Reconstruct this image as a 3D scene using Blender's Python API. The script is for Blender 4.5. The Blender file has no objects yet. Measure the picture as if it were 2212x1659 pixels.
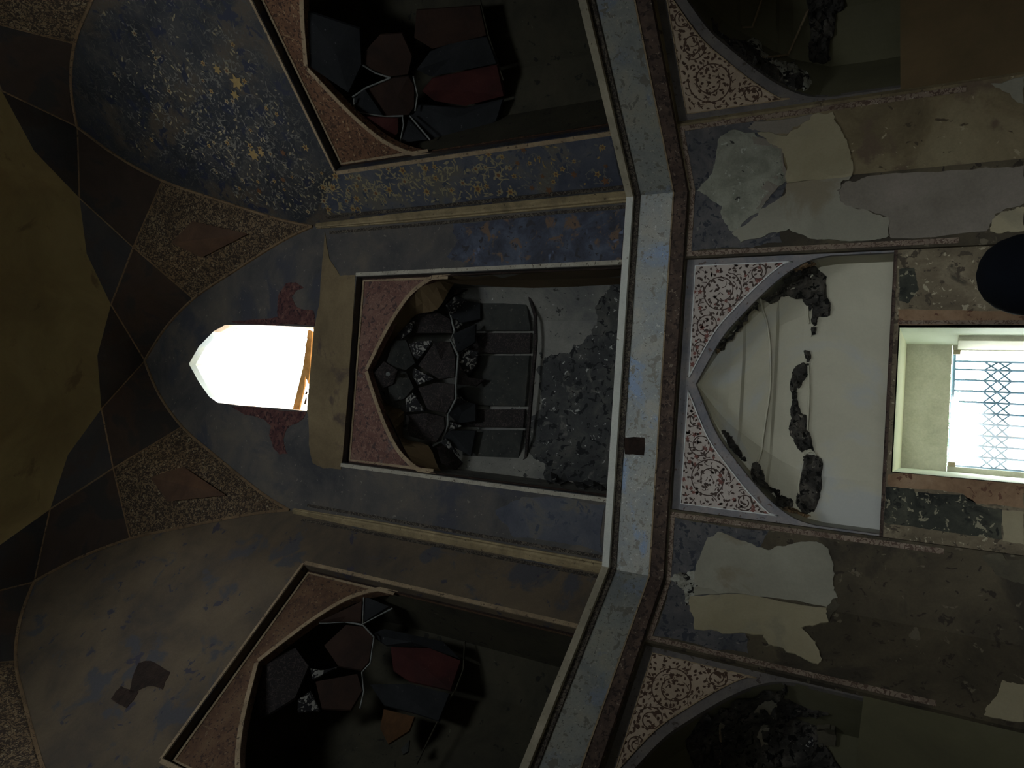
import bpy, math, random
import numpy as np
from mathutils import Vector, Matrix
from mathutils.geometry import delaunay_2d_cdt
from mathutils.bvhtree import BVHTree
random.seed(7)
rnd = random.Random(11)
scene = bpy.context.scene
COL = scene.collection
PI = math.pi

# ------------------------------------------------------------------ camera, world, light, exposure
Z0 = 1.65                                    # eye height of the camera above the floor
F_PX, YAW, PITCH, ROLL, CX = 1587.2, .0438, .5389, .0484, -.2138
FW = Vector((math.sin(YAW)*math.cos(PITCH), math.cos(YAW)*math.cos(PITCH), math.sin(PITCH)))
R1 = Vector((math.cos(YAW), -math.sin(YAW), 0)); U1 = R1.cross(FW)
RR = math.cos(ROLL)*R1 + math.sin(ROLL)*U1   # room's right as the phone saw it
UU = -math.sin(ROLL)*R1 + math.cos(ROLL)*U1  # room's up as the phone saw it
CAM = Vector((CX, 0, Z0))
cd = bpy.data.cameras.new('camera'); cam = bpy.data.objects.new('camera', cd); COL.objects.link(cam)
cd.sensor_fit = 'HORIZONTAL'; cd.sensor_width = 36; cd.lens = 36*F_PX/2212
cd.clip_start = .02; cd.clip_end = 200
# the phone was held on its side: picture left is the room's up
xa, ya = -UU, -RR
xa = -UU; ya = -(RR); za = -FW
M = Matrix(((xa.x, -ya.x*-1, za.x), (xa.y, -ya.y*-1, za.y), (xa.z, -ya.z*-1, za.z)))
yb = za.cross(xa)                             # right handed
M = Matrix(((xa.x, yb.x, za.x), (xa.y, yb.y, za.y), (xa.z, yb.z, za.z)))
cam.matrix_world = Matrix.Translation(CAM) @ M.to_4x4()
scene.camera = cam

wd = bpy.data.worlds.new('world'); scene.world = wd; wd.use_nodes = True
bg = wd.node_tree.nodes['Background']; bg.inputs[0].default_value = (.93, .98, 1, 1); bg.inputs[1].default_value = 28.0

def area(name, loc, rot, sx, sy, power, col):
    l = bpy.data.lights.new(name, 'AREA'); l.shape = 'RECTANGLE'; l.size = sx; l.size_y = sy
    l.energy = power; l.color = col
    o = bpy.data.objects.new(name, l); COL.objects.link(o); o.location = loc; o.rotation_euler = rot
    return o
# the sky is the only light: portals guide it through the two windows, an unseen passage shaped to narrow it and an added opposite window
for nm, lc, rx, sx, sy in (('entrance_portal', (.0115, -5.3, 1.42), PI/2, 1.2, 2.85), ('high_window_portal', (.01, 4.3, 6.5), -PI/2, .9, 1.9), ('added_window_portal', (.01, -1.46, 6.5), PI/2, .9, 1.9), ('low_window_portal', (-.02, 5.1, 1.3), -PI/2, .9, 1.4)):
    po = area(nm, lc, (rx, 0, 0), sx, sy, 1, (1, 1, 1)); po.data.cycles.is_portal = True

vs = scene.view_settings; vs.view_transform = 'Standard'; vs.look = 'None'; vs.gamma = 1; vs.exposure = 0
vs.use_curve_mapping = False
scene.cycles.use_denoising = True
scene.cycles.max_bounces = 6; scene.cycles.diffuse_bounces = 4
scene.cycles.sample_clamp_indirect = 4

# ------------------------------------------------------------------ places: the eight walls of the room
W_ = 2.187; AP = W_*(1+math.sqrt(2))/2
CTR = Vector((.0115, 4-AP, 0))
def wall_axes(i):                             # i = 0 centre, 1 right, -1 left ...
    a = i*PI/4
    n = Vector((math.sin(a), math.cos(a), 0)); t = Vector((-math.cos(a), math.sin(a), 0))
    o = CTR + n*AP - t*(W_/2)
    return o, t, n
AX = {i: wall_axes(i) for i in range(-3, 5)}
def P(w, s, z, d=0.):
    o, t, n = AX[w]
    if w == 1: s = W_ - s                     # on the right wall s runs away from the shared corner
    if w == 2: s = W_ - s
    return o + t*s + n*d + Vector((0, 0, z+Z0))
# centre: s from the right corner to the left; right wall: s from its corner with the centre outwards; left the same
def ray(x, y): return FW + RR*((829.5-y)/F_PX) + UU*((1106-x)/F_PX)
def U(w, x, y, d=0.):
    o, t, n = AX[w]; v = ray(x, y); k = ((o+n*d-CAM).dot(n))/v.dot(n); q = CAM+v*k
    s = (q-o).dot(t)
    if w in (1, 2): s = W_ - s
    return (s, q.z-Z0)
def UP(w, x, y, d=0.): s, z = U(w, x, y, d); return P(w, s, z, d)

# ------------------------------------------------------------------ materials
def mk(name):
    m = bpy.data.materials.new(name); m.use_nodes = True
    nt = m.node_tree; b = nt.nodes['Principled BSDF']; return m, nt, b
def nd(nt, typ, **kw):
    n = nt.nodes.new(typ)
    for k, v in kw.items(): setattr(n, k, v)
    return n
def noise(nt, vec, scale, detail=6, rough=.6, dist=0.):
    n = nd(nt, 'ShaderNodeTexNoise'); n.inputs['Scale'].default_value = scale; n.inputs['Detail'].default_value = detail
    n.inputs['Roughness'].default_value = rough; n.inputs['Distortion'].default_value = dist
    nt.links.new(vec, n.inputs['Vector']); return n.outputs[0]
def ramp(nt, fac, stops, interp='LINEAR'):
    r = nd(nt, 'ShaderNodeValToRGB'); r.color_ramp.interpolation = interp
    e = r.color_ramp.elements
    while len(e) < len(stops): e.new(.5)
    for k, (p, c) in zip(e, stops):
        k.position = p; k.color = (*c, 1) if not isinstance(c, (int, float)) else (c, c, c, 1)
    nt.links.new(fac, r.inputs[0]); return r.outputs[0]
def mixc(nt, fac, a, b, blend='MIX'):
    m = nd(nt, 'ShaderNodeMix', data_type='RGBA', blend_type=blend)
    if isinstance(fac, (int, float)): m.inputs[0].default_value = fac
    else: nt.links.new(fac, m.inputs[0])
    for s, v in ((6, a), (7, b)):
        if isinstance(v, tuple): m.inputs[s].default_value = (*v, 1)
        else: nt.links.new(v, m.inputs[s])
    return m.outputs[2]
def c8(r, g, b):                              # display colour to linear
    f = lambda v: (v/255/12.92) if v/255 <= .04045 else ((v/255+.055)/1.055)**2.4
    return (f(r), f(g), f(b))
MATS = {}
def plaster(name, cols, scale=2.5, fleck=None, line=None, blot=None, rough=.85, bump=.25, bscale=60, dist=.4, spec=.3, grain=.25):
    """cols: dark, mid, light.  fleck=(colour, scale, threshold); line=(colour, scale, width) vine-like strokes; blot=(colour, scale, threshold)"""
    m, nt, b = mk(name)
    tc = nd(nt, 'ShaderNodeTexCoord'); v = tc.outputs['Object']
    n1 = noise(nt, v, scale, 8, .65, dist)
    c = ramp(nt, n1, [(.32, cols[0]), (.5, cols[1]), (.68, cols[2])])
    if blot:
        nb = noise(nt, v, blot[1], 6, .6, .6)
        c = mixc(nt, ramp(nt, nb, [(blot[2], 0), (blot[2]+.07, 1)]), c, blot[0])
    if line:
        for k, (lc, ls, lw) in enumerate(line if isinstance(line, list) else [line]):
            nl = noise(nt, v, ls, 1.5, .5, .9+.3*k)
            f = ramp(nt, nl, [(.5-lw*1.6, 0), (.5-lw, 1), (.5+lw, 1), (.5+lw*1.6, 0)])
            c = mixc(nt, f, c, lc)
    if fleck:
        for fc, fs, ft in (fleck if isinstance(fleck, list) else [fleck]):
            nf = noise(nt, v, fs, 3, .6, .5)
            c = mixc(nt, ramp(nt, nf, [(ft, 0), (ft+.03, 1)]), c, fc)
    ng = noise(nt, v, 90, 4, .7)
    c = mixc(nt, grain, c, ramp(nt, ng, [(.3, .35), (.7, 1.)]), 'MULTIPLY')
    nt.links.new(c, b.inputs['Base Color'])
    b.inputs['Roughness'].default_value = rough
    b.inputs['Specular IOR Level'].default_value = spec
    bp = nd(nt, 'ShaderNodeBump'); bp.inputs['Strength'].default_value = bump; bp.inputs['Distance'].default_value = .01
    hh = noise(nt, v, bscale, 6, .65); nt.links.new(hh, bp.inputs['Height']); nt.links.new(bp.outputs[0], b.inputs['Normal'])
    MATS[name] = m; return m
def flat(name, col, rough=.7, metal=0, spec=.3):
    m, nt, b = mk(name); b.inputs['Base Color'].default_value = (*col, 1); b.inputs['Roughness'].default_value = rough
    b.inputs['Metallic'].default_value = metal; b.inputs['Specular IOR Level'].default_value = spec
    tc = nd(nt, 'ShaderNodeTexCoord'); n1 = noise(nt, tc.outputs['Object'], 25, 4)
    nt.links.new(mixc(nt, .5, tuple(col), ramp(nt, n1, [(.3, tuple(x*.6 for x in col)), (.7, tuple(min(1, x*1.25) for x in col))])), b.inputs['Base Color'])
    MATS[name] = m; return m
C = c8
G = {}
G['upper_center'] = plaster('fresco grey', (C(54,56,60), C(80,78,76), C(98,92,82)), 2.2, fleck=(C(116,112,102), 30, .66), blot=(C(62,64,72), 1.5, .52), rough=.7)
G['blue_orange'] = plaster('fresco blue with orange blooms', (C(42,46,58), C(58,64,80), C(84,94,110)), 6, blot=(C(104,84,66), 11, .57), fleck=[(C(44,44,50), 18, .6), (C(92,104,130), 7, .66)], rough=.6)
G['tymp_right'] = plaster('fresco dark blue', (C(34,38,44), C(50,53,58), C(70,69,67)), 4, blot=(C(76,69,60), 1.6, .52), fleck=[(C(40,45,62), 9, .58), (C(84,80,70), 26, .66)], line=(C(74,74,70), 14, .012), rough=.55, spec=.4)
G['strip_right'] = plaster('fresco blue grey', (C(56,62,76), C(74,78,88), C(92,94,98)), 3, blot=(C(92,90,84), 3, .55), fleck=(C(58,64,80), 16, .6), rough=.6)
G['upper_left'] = plaster('fresco brown grey', (C(70,64,58), C(90,80,66), C(104,92,74)), 2.0, blot=(C(72,72,76), 3.5, .55), fleck=(C(60,58,70), 9, .64), rough=.75)
G['lower_right'] = plaster('wall stained ochre', (C(98,88,66), C(124,112,86), C(144,134,106)), 2.4, blot=(C(104,90,74), 3.0, .55), fleck=[(C(80,70,54), 12, .64), (C(160,150,124), 24, .67)])
G['lower_left'] = plaster('wall stained umber', (C(60,55,44), C(78,71,56), C(92,85,67)), 2.4, blot=(C(58,53,44), 2.0, .52), fleck=[(C(104,98,82), 14, .65), (C(52,46,38), 20, .62)])
G['grey_fresco'] = plaster('fresco slate', (C(66,68,72), C(84,84,86), C(100,98,96)), 8, fleck=[(C(54,58,66), 25, .56), (C(112,110,106), 30, .66)])
G['lace'] = plaster('lace border', (C(112,98,86), C(130,116,102), C(146,132,118)), 9, line=(C(88,72,62), 34, .03), fleck=[(C(84,66,56), 44, .62), (C(160,150,136), 50, .66)])
G['lace_dark'] = plaster('lace border dark', (C(72,66,58), C(90,84,74), C(110,102,90)), 9, line=(C(46,42,38), 45, .04), fleck=(C(52,46,42), 50, .55))
G['lace_pale'] = plaster('pale dotted border', (C(150,146,134), C(168,164,150), C(184,180,166)), 9, fleck=[(C(92,88,78), 45, .62), (C(84,76,66), 70, .64)])
G['frieze'] = plaster('frieze plaster lit', (C(146,156,160), C(164,168,164), C(180,178,164)), 6, blot=(C(146,168,198), 3.2, .6), fleck=[(C(138,138,128), 16, .6), (C(200,204,198), 60, .64), (C(120,120,112), 70, .62)], rough=.55, spec=.5, bump=.4)  # centre run: glossy reflection put into a paler, bluer colour
G['frieze_shaded'] = plaster('frieze plaster shaded', (C(112,118,118), C(132,136,130), C(144,142,128)), 4.5, blot=(C(118,128,138), 4, .57), fleck=[(C(106,104,96), 18, .6), (C(160,158,146), 60, .64), (C(92,92,86), 70, .62)], rough=.55, spec=.4)  # darker copy of the frieze for the runs without that reflection
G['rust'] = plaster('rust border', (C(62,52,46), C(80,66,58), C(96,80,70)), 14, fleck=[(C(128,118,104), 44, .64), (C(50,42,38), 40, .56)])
G['ledge'] = plaster('ledge plaster', (C(206,210,204), C(216,220,212), C(224,226,218)), 6, fleck=(C(160,158,148), 25, .72), bump=.1)  # centre run: bright copy, the light on it put into the colour
G['ledge_shaded'] = plaster('ledge plaster shaded', (C(138,134,118), C(158,152,132), C(176,168,148)), 6, fleck=(C(104,98,80), 25, .66), bump=.15)  # shaded copy of the ledge plaster for the other walls
G['moulding'] = plaster('corner moulding plaster', (C(120,108,84), C(146,132,102), C(170,154,120)), 8, fleck=(C(84,74,60), 40, .66))
G['beige'] = plaster('bare beige plaster', (C(100,88,66), C(120,106,80), C(132,118,90)), 2.2, blot=(C(88,76,66), 3, .6), rough=.9)
G['spandrel_red'] = plaster('spandrel faded red', (C(92,66,60), C(110,80,72), C(122,96,84)), 6, line=[(C(130,104,90), 26, .02)], blot=(C(96,88,86), 4, .56), fleck=(C(76,60,58), 30, .58))
G['spandrel_orange'] = plaster('spandrel orange', (C(84,60,44), C(106,76,56), C(122,90,66)), 8, fleck=[(C(148,126,96), 44, .6), (C(64,46,36), 50, .55)])
G['spandrel_brown'] = plaster('spandrel brown', (C(76,56,44), C(96,72,54), C(106,84,62)), 7, fleck=[(C(116,98,76), 44, .62), (C(64,48,42), 50, .58)])
G['stripe'] = plaster('pale border', (C(128,112,90), C(150,132,106), C(164,148,120)), 10, fleck=(C(96,84,68), 40, .6))
G['soffit'] = plaster('smooth brown plaster', (C(84,72,50), C(98,82,58), C(108,92,64)), 1.5, rough=.9, bump=.08, grain=.1)
G['niche_wall'] = plaster('flaked niche wall', (C(96,98,98), C(120,120,114), C(138,138,130)), 3.0, fleck=[(C(176,178,172), 26, .68), (C(60,62,60), 22, .64)], rough=.75)
G['soot_flaked'] = plaster('flaked soot', (C(46,48,50), C(64,66,66), C(92,92,86)), 4, blot=(C(100,100,94), 7, .6), fleck=[(C(160,162,156), 24, .64), (C(28,30,32), 18, .57)], rough=.8)
G['cell_dark'] = plaster('near black cell', (C(22,20,20), C(32,28,28), C(42,38,36)), 8, line=(C(60,52,50), 34, .02), rough=.8)  # near-black colour with thin paler lines
G['cell_grey'] = plaster('grey cell', (C(36,38,38), C(50,52,50), C(62,62,58)), 6, fleck=(C(88,84,78), 34, .64))
G['cell_navy'] = plaster('dark navy cell', (C(20,22,25), C(27,30,33), C(36,38,41)), 6, fleck=(C(76,78,80), 30, .68))
G['cell_red'] = plaster('dark red cell', (C(44,20,18), C(60,24,22), C(70,32,28)), 5, fleck=(C(88,58,50), 26, .7))
G['cell_brown'] = plaster('dark brown cell', (C(34,22,16), C(46,30,22), C(56,38,28)), 4, fleck=(C(80,64,50), 26, .72))
G['cell_orange'] = plaster('ochre cell', (C(64,44,24), C(82,56,30), C(92,64,36)), 6)
G['cell_white'] = plaster('white floral cell', (C(120,120,116), C(140,140,134), C(156,154,148)), 10, line=(C(26,26,28), 26, .085), fleck=(C(26,26,30), 34, .54))
G['cell_rib'] = plaster('pale cell rib', (C(100,104,104), C(120,124,122), C(136,138,134)), 12)
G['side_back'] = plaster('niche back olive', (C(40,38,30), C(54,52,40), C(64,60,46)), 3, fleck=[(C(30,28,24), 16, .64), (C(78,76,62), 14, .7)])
G['cream'] = plaster('smooth cream plaster', (C(176,173,154), C(188,185,165), C(198,195,174)), 1.4, blot=(C(182,184,178), 1.3, .5), rough=.8, bump=.06, grain=.08)
G['olive_plaster'] = plaster('smooth olive plaster', (C(78,76,58), C(90,88,66), C(98,96,76)), 1.4, rough=.85, bump=.06, grain=.1)
G['char'] = plaster('charred ragged remains', (C(34,34,32), C(62,60,56), C(96,92,84)), 9, fleck=[(C(136,132,118), 40, .66), (C(20,20,18), 28, .56)], rough=.95, bump=1, bscale=30)
G['char_pale'] = plaster('pale torn crust', (C(96,94,84), C(150,150,138), C(176,178,168)), 18, fleck=(C(30,28,26), 24, .56), rough=.95, bump=1, bscale=30)
G['tan_edge'] = plaster('tan torn edge', (C(110,88,66), C(142,118,90), C(160,146,116)), 16, fleck=(C(64,52,40), 34, .58), bump=.8)
G['grey_border'] = plaster('slate border', (C(110,112,118), C(128,126,128), C(144,138,134)), 9, fleck=(C(96,84,78), 30, .63))
G['grey_border_dark'] = plaster('slate border dark', (C(84,82,82), C(100,96,94), C(112,106,100)), 9, fleck=(C(70,62,58), 30, .63))
G['panel_white'] = plaster('spandrel pale ground', (C(168,158,150), C(180,170,162), C(190,182,174)), 5, bump=.08)
G['panel_tan'] = plaster('spandrel tan ground', (C(150,134,116), C(166,150,130), C(176,160,142)), 5, bump=.1)
G['white_line'] = flat('white line paint', C(206,210,208))
G['vine'] = flat('brown vine paint', C(68,54,48)); G['vine_dark'] = flat('umber vine paint', C(74,56,44))
G['flower_red'] = flat('red flower paint', C(116,74,66))
G['pale_vine'] = flat('pale vine paint', C(100,100,94)); G['yellow'] = flat('yellow flower paint', C(142,122,78)); G['rustdot'] = flat('rust dot paint', C(104,74,50))
G['yellow_pale'] = flat('pale yellow flower paint', C(134,126,100))
G['red_orn'] = plaster('crimson ornament', (C(62,36,38), C(84,54,52), C(110,80,70)), 16, fleck=[(C(50,32,36), 34, .55), (C(126,98,86), 40, .66)])
G['patch_cream'] = plaster('repair plaster beige', (C(138,130,104), C(150,142,116), C(160,152,126)), 1.6, blot=(C(140,134,112), 2.5, .55), rough=.9, bump=.12, grain=.15)
G['patch_grey'] = plaster('repair plaster grey', (C(124,122,110), C(136,134,120), C(148,146,132)), 1.6, blot=(C(126,118,100), 2.2, .55), rough=.9, bump=.12, grain=.15)
G['patch_rough'] = plaster('chipped bare plaster', (C(116,118,106), C(138,140,126), C(152,154,140)), 8, fleck=[(C(50,50,48), 20, .66), (C(170,172,160), 30, .64)], bump=1, bscale=25)
G['patch_mauve'] = plaster('bare plaster mauve grey', (C(112,106,96), C(124,118,108), C(134,126,116)), 3, bump=.2)
G['patch_dark'] = plaster('dark stain', (C(66,62,52), C(80,76,62), C(92,88,72)), 4)
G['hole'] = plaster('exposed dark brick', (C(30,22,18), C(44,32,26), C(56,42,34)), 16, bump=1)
G['fresco_green'] = plaster('fresco worn green brown', (C(92,84,68), C(116,106,86), C(140,130,108)), 5, fleck=[(C(166,158,134), 30, .61), (C(78,70,58), 22, .58)], blot=(C(76,72,60), 5, .58))
G['fresco_rust'] = plaster('fresco worn rust', (C(116,92,70), C(142,116,90), C(158,134,108)), 4, fleck=[(C(100,72,56), 22, .6)])
G['fresco_black'] = plaster('fresco blackened', (C(36,40,36), C(60,62,54), C(88,88,74)), 5, blot=(C(28,30,28), 3.5, .56), fleck=[(C(140,136,114), 26, .6), (C(40,42,38), 20, .6)])
G['reveal'] = plaster('whitewashed reveal', (C(216,222,208), C(224,230,216), C(230,236,222)), 2, bump=.06, grain=.05)
G['soffit_white'] = plaster('cream soffit', (C(208,206,176), C(218,216,186), C(226,224,194)), 2, bump=.06, grain=.05)
G['wood_pale'] = plaster('painted wood frame', (C(170,168,150), C(186,184,164), C(196,194,176)), 8, bump=.1)
G['wood_tan'] = plaster('raw tan wood', (C(164,124,72), C(190,148,90), C(206,170,112)), 12, bump=.2)
G['brass'] = flat('tarnished hinge', C(120,110,84), .45, .6)
G['iron'] = flat('painted iron grille', C(70,96,112), .5, .3)
G['dome_red'] = plaster('dome red brown', (C(48,39,34), C(58,46,39), C(68,54,45)), 3, blot=(C(44,41,40), 3, .5))
G['dome_blue'] = plaster('dome slate blue', (C(42,42,44), C(50,49,50), C(60,57,55)), 3, blot=(C(54,47,43), 4, .52))
G['dome_floral'] = plaster('dome tan floral', (C(88,72,52), C(112,94,70), C(124,108,84)), 6, line=[(C(50,40,32), 34, .05)], fleck=[(C(56,46,36), 48, .56), (C(140,130,108), 50, .63)])
G['dome_floral_center'] = plaster('dome dark lozenge', (C(70,52,40), C(80,60,46), C(90,68,52)), 5)
G['dome_rib'] = plaster('dome rib line', (C(96,80,60), C(116,96,72), C(130,110,84)), 6, fleck=(C(70,56,44), 40, .6))
G['dome_cream'] = plaster('dome ochre plaster', (C(98,82,50), C(112,96,60), C(124,108,70)), 1.2, blot=(C(88,72,44), 2.2, .6), rough=.9, bump=.08, grain=.1)
G['plain'] = plaster('plain aged plaster', (C(84,78,66), C(100,92,76), C(116,106,88)), 2)
G['floor'] = plaster('worn pale brick floor', (C(150,136,116), C(168,152,130), C(184,168,144)), 5)
G['navy_cloth'] = flat('black navy cloth', (.0016, .0026, .0048), .95, 0, .1)
G['skin'] = flat('skin', C(176,132,108), .6)
G['leaf'] = flat('garden leaves', C(110,150,120), .8)
G['bark'] = flat('bark', C(96,80,64), .9)
G['ground_out'] = flat('garden paving', C(160,162,160), .9)
m, nt, b = mk('window glass')
out = nt.nodes['Material Output']; tr = nd(nt, 'ShaderNodeBsdfTransparent'); gl = nd(nt, 'ShaderNodeBsdfGlossy'); gl.inputs['Roughness'].default_value = .05
mx = nd(nt, 'ShaderNodeMixShader'); mx.inputs[0].default_value = .06
nt.links.new(tr.outputs[0], mx.inputs[1]); nt.links.new(gl.outputs[0], mx.inputs[2]); nt.links.new(mx.outputs[0], out.inputs[0]); G['glass'] = m

# ------------------------------------------------------------------ object helpers
BASE = {}
def empty(name, base, label=None, cat=None, group=None, kind=None):
    o = bpy.data.objects.new(name, None); COL.objects.link(o); o.location = base; BASE[o.name] = Vector(base)
    o.empty_display_size = .1
    tag(o, label, cat, group, kind); return o
def tag(o, label=None, cat=None, group=None, kind=None):
    if label: o['label'] = label
    if cat: o['category'] = cat
    if group: o['group'] = group
    if kind: o['kind'] = kind
class MB:
    def __init__(s): s.v = []; s.f = []
    def add(s, vs, fs):
        k = len(s.v); s.v += [Vector(v) for v in vs]; s.f += [tuple(i+k for i in f) for f in fs]; return s
    def quad(s, a, b, c, d): return s.add([a, b, c, d], [(0, 1, 2, 3)])
    def box(s, o, x, y, z):                   # corner and three edge vectors
        o, x, y, z = map(Vector, (o, x, y, z)); vs = [o, o+x, o+x+y, o+y, o+z, o+x+z, o+x+y+z, o+y+z]
        return s.add(vs, [(0, 3, 2, 1), (4, 5, 6, 7), (0, 1, 5, 4), (1, 2, 6, 5), (2, 3, 7, 6), (3, 0, 4, 7)])
    def tube(s, pts, r, n=6, rad=None, cap=True):
        pts = [Vector(p) for p in pts]; L = len(pts); k = len(s.v); ref = None
        for i, p in enumerate(pts):
            t = (pts[min(i+1, L-1)]-pts[max(i-1, 0)]).normalized()
            if ref is None:
                ref = t.orthogonal().normalized()
            ref = (ref - t*ref.dot(t)).normalized(); b2 = t.cross(ref)
            rr = rad[i] if rad else r
            for j in range(n):
                a = 2*PI*j/n; s.v.append(p+ref*(math.cos(a)*rr)+b2*(math.sin(a)*rr))
        for i in range(L-1):
            for j in range(n):
                j2 = (j+1) % n; s.f.append((k+i*n+j, k+i*n+j2, k+(i+1)*n+j2, k+(i+1)*n+j))
        if cap:
            s.f.append(tuple(k+j for j in reversed(range(n)))); s.f.append(tuple(k+(L-1)*n+j for j in range(n)))
        return s
    def grid(s, rows, close=False):
        k = len(s.v); m_ = len(rows[0])
        for r in rows: s.v += [Vector(p) for p in r]
        for i in range(len(rows)-1):
            for j in range(m_-1 if not close else m_):
                j2 = (j+1) % m_; s.f.append((k+i*m_+j, k+i*m_+j2, k+(i+1)*m_+j2, k+(i+1)*m_+j))
        return s
    def build(s, name, mat, parent=None, label=None, kind=None, smooth=False):
        base = BASE[parent.name] if parent else Vector((0, 0, 0))
        me = bpy.data.meshes.new(name); me.from_pydata([v-base for v in s.v], [], s.f); me.update()
        if smooth:
            for p in me.polygons: p.use_smooth = True
        me.materials.append(G[mat] if isinstance(mat, str) else mat)
        o = bpy.data.objects.new(name, me); COL.objects.link(o); BASE[o.name] = base
        if parent: o.parent = parent
        tag(o, label, kind=kind); return o

def inside(p, poly):
    x, y = p; c = False; n = len(poly); j = n-1
    for i in range(n):
        xi, yi = poly[i]; xj, yj = poly[j]
        if (yi > y) != (yj > y) and x < (xj-xi)*(y-yi)/(yj-yi)+xi: c = not c
        j = i
    return c
def tri(outer, holes=(), pts=()):
    vs = []; es = []
    for loop in [outer]+list(holes):
        k = len(vs); n = len(loop); vs += [Vector((p[0], p[1])) for p in loop]; es += [(k+i, k+(i+1) % n) for i in range(n)]
    vs += [Vector(p) for p in pts]
    r = delaunay_2d_cdt(vs, es, [], 0, 1e-6)
    V = [(v.x, v.y) for v in r[0]]; F = []
    for f in r[2]:
        c = (sum(V[i][0] for i in f)/len(f), sum(V[i][1] for i in f)/len(f))
        if inside(c, outer) and not any(inside(c, h) for h in holes): F.append(tuple(f))
    return V, F
def jag(poly, amp, levels=3, seed=None):
    r = random.Random(seed if seed is not None else int(sum(p[0]*7+p[1]*13 for p in poly)*10) & 0xffff)
    for l in range(levels):
        out = []
        for i, a in enumerate(poly):
            b = poly[(i+1) % len(poly)]; dx, dy = b[0]-a[0], b[1]-a[1]; L = math.hypot(dx, dy)
            k = r.uniform(-1, 1)*amp*min(1, L*2/(amp*8+1e-9)) if L else 0
            q = r.uniform(.4, .6)
            out += [a, (a[0]+dx*q - dy/(L+1e-9)*k, a[1]+dy*q + dx/(L+1e-9)*k)]
        poly = out; amp *= .55
    return poly
def slab(mb, w, outer, holes=(), d=0., thick=.02, skirts=True):
    V, F = tri(outer, holes)
    pts = [P(w, s, z, d) for s, z in V]
    n = AX[w][2]
    fs = []
    for f in F:
        a, b, c = (pts[i] for i in f[:3])
        fs.append(f if (b-a).cross(c-a).dot(n) < 0 else tuple(reversed(f)))
    mb.add(pts, fs)
    if skirts and thick:
        for loop in [outer]+list(holes):
            m_ = len(loop)
            for i in range(m_):
                a, b = loop[i], loop[(i+1) % m_]
                mb.quad(P(w, *a, d), P(w, *b, d), P(w, *b, d+thick), P(w, *a, d+thick))
    return mb
def rect(s0, s1, z0, z1): return [(s0, z0), (s1, z0), (s1, z1), (s0, z1)]
def strip(w, pts, wd, d, thick=.004):         # ribbon of width wd along a polyline on a wall
    mb = MB(); n = len(pts); L = []; Rr = []
    for i, p in enumerate(pts):
        a = pts[max(i-1, 0)]; b = pts[min(i+1, n-1)]; dx, dy = b[0]-a[0], b[1]-a[1]; l = math.hypot(dx, dy) or 1
        L.append((p[0]-dy/l*wd/2, p[1]+dx/l*wd/2)); Rr.append((p[0]+dy/l*wd/2, p[1]-dx/l*wd/2))
    rows = [[P(w, *q, d+thick) for q in L], [P(w, *q, d) for q in L], [P(w, *q, d) for q in Rr], [P(w, *q, d+thick) for q in Rr]]
    mb.grid(rows); return mb
def catmull(pts, n=8):
    out = []; m_ = len(pts)
    for i in range(m_-1):
        p0, p1, p2, p3 = pts[max(i-1, 0)], pts[i], pts[i+1], pts[min(i+2, m_-1)]
        for k in range(n):
            t = k/n; out.append(tuple(.5*((2*b)+(-a+c_)*t+(2*a-5*b+4*c_-dd)*t*t+(-a+3*b-3*c_+dd)*t**3) for a, b, c_, dd in zip(p0, p1, p2, p3)))
    out.append(tuple(pts[-1])); return out
MC = W_/2
def mir(pts): return [(W_-s, z) for s, z in reversed(pts)]

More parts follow.
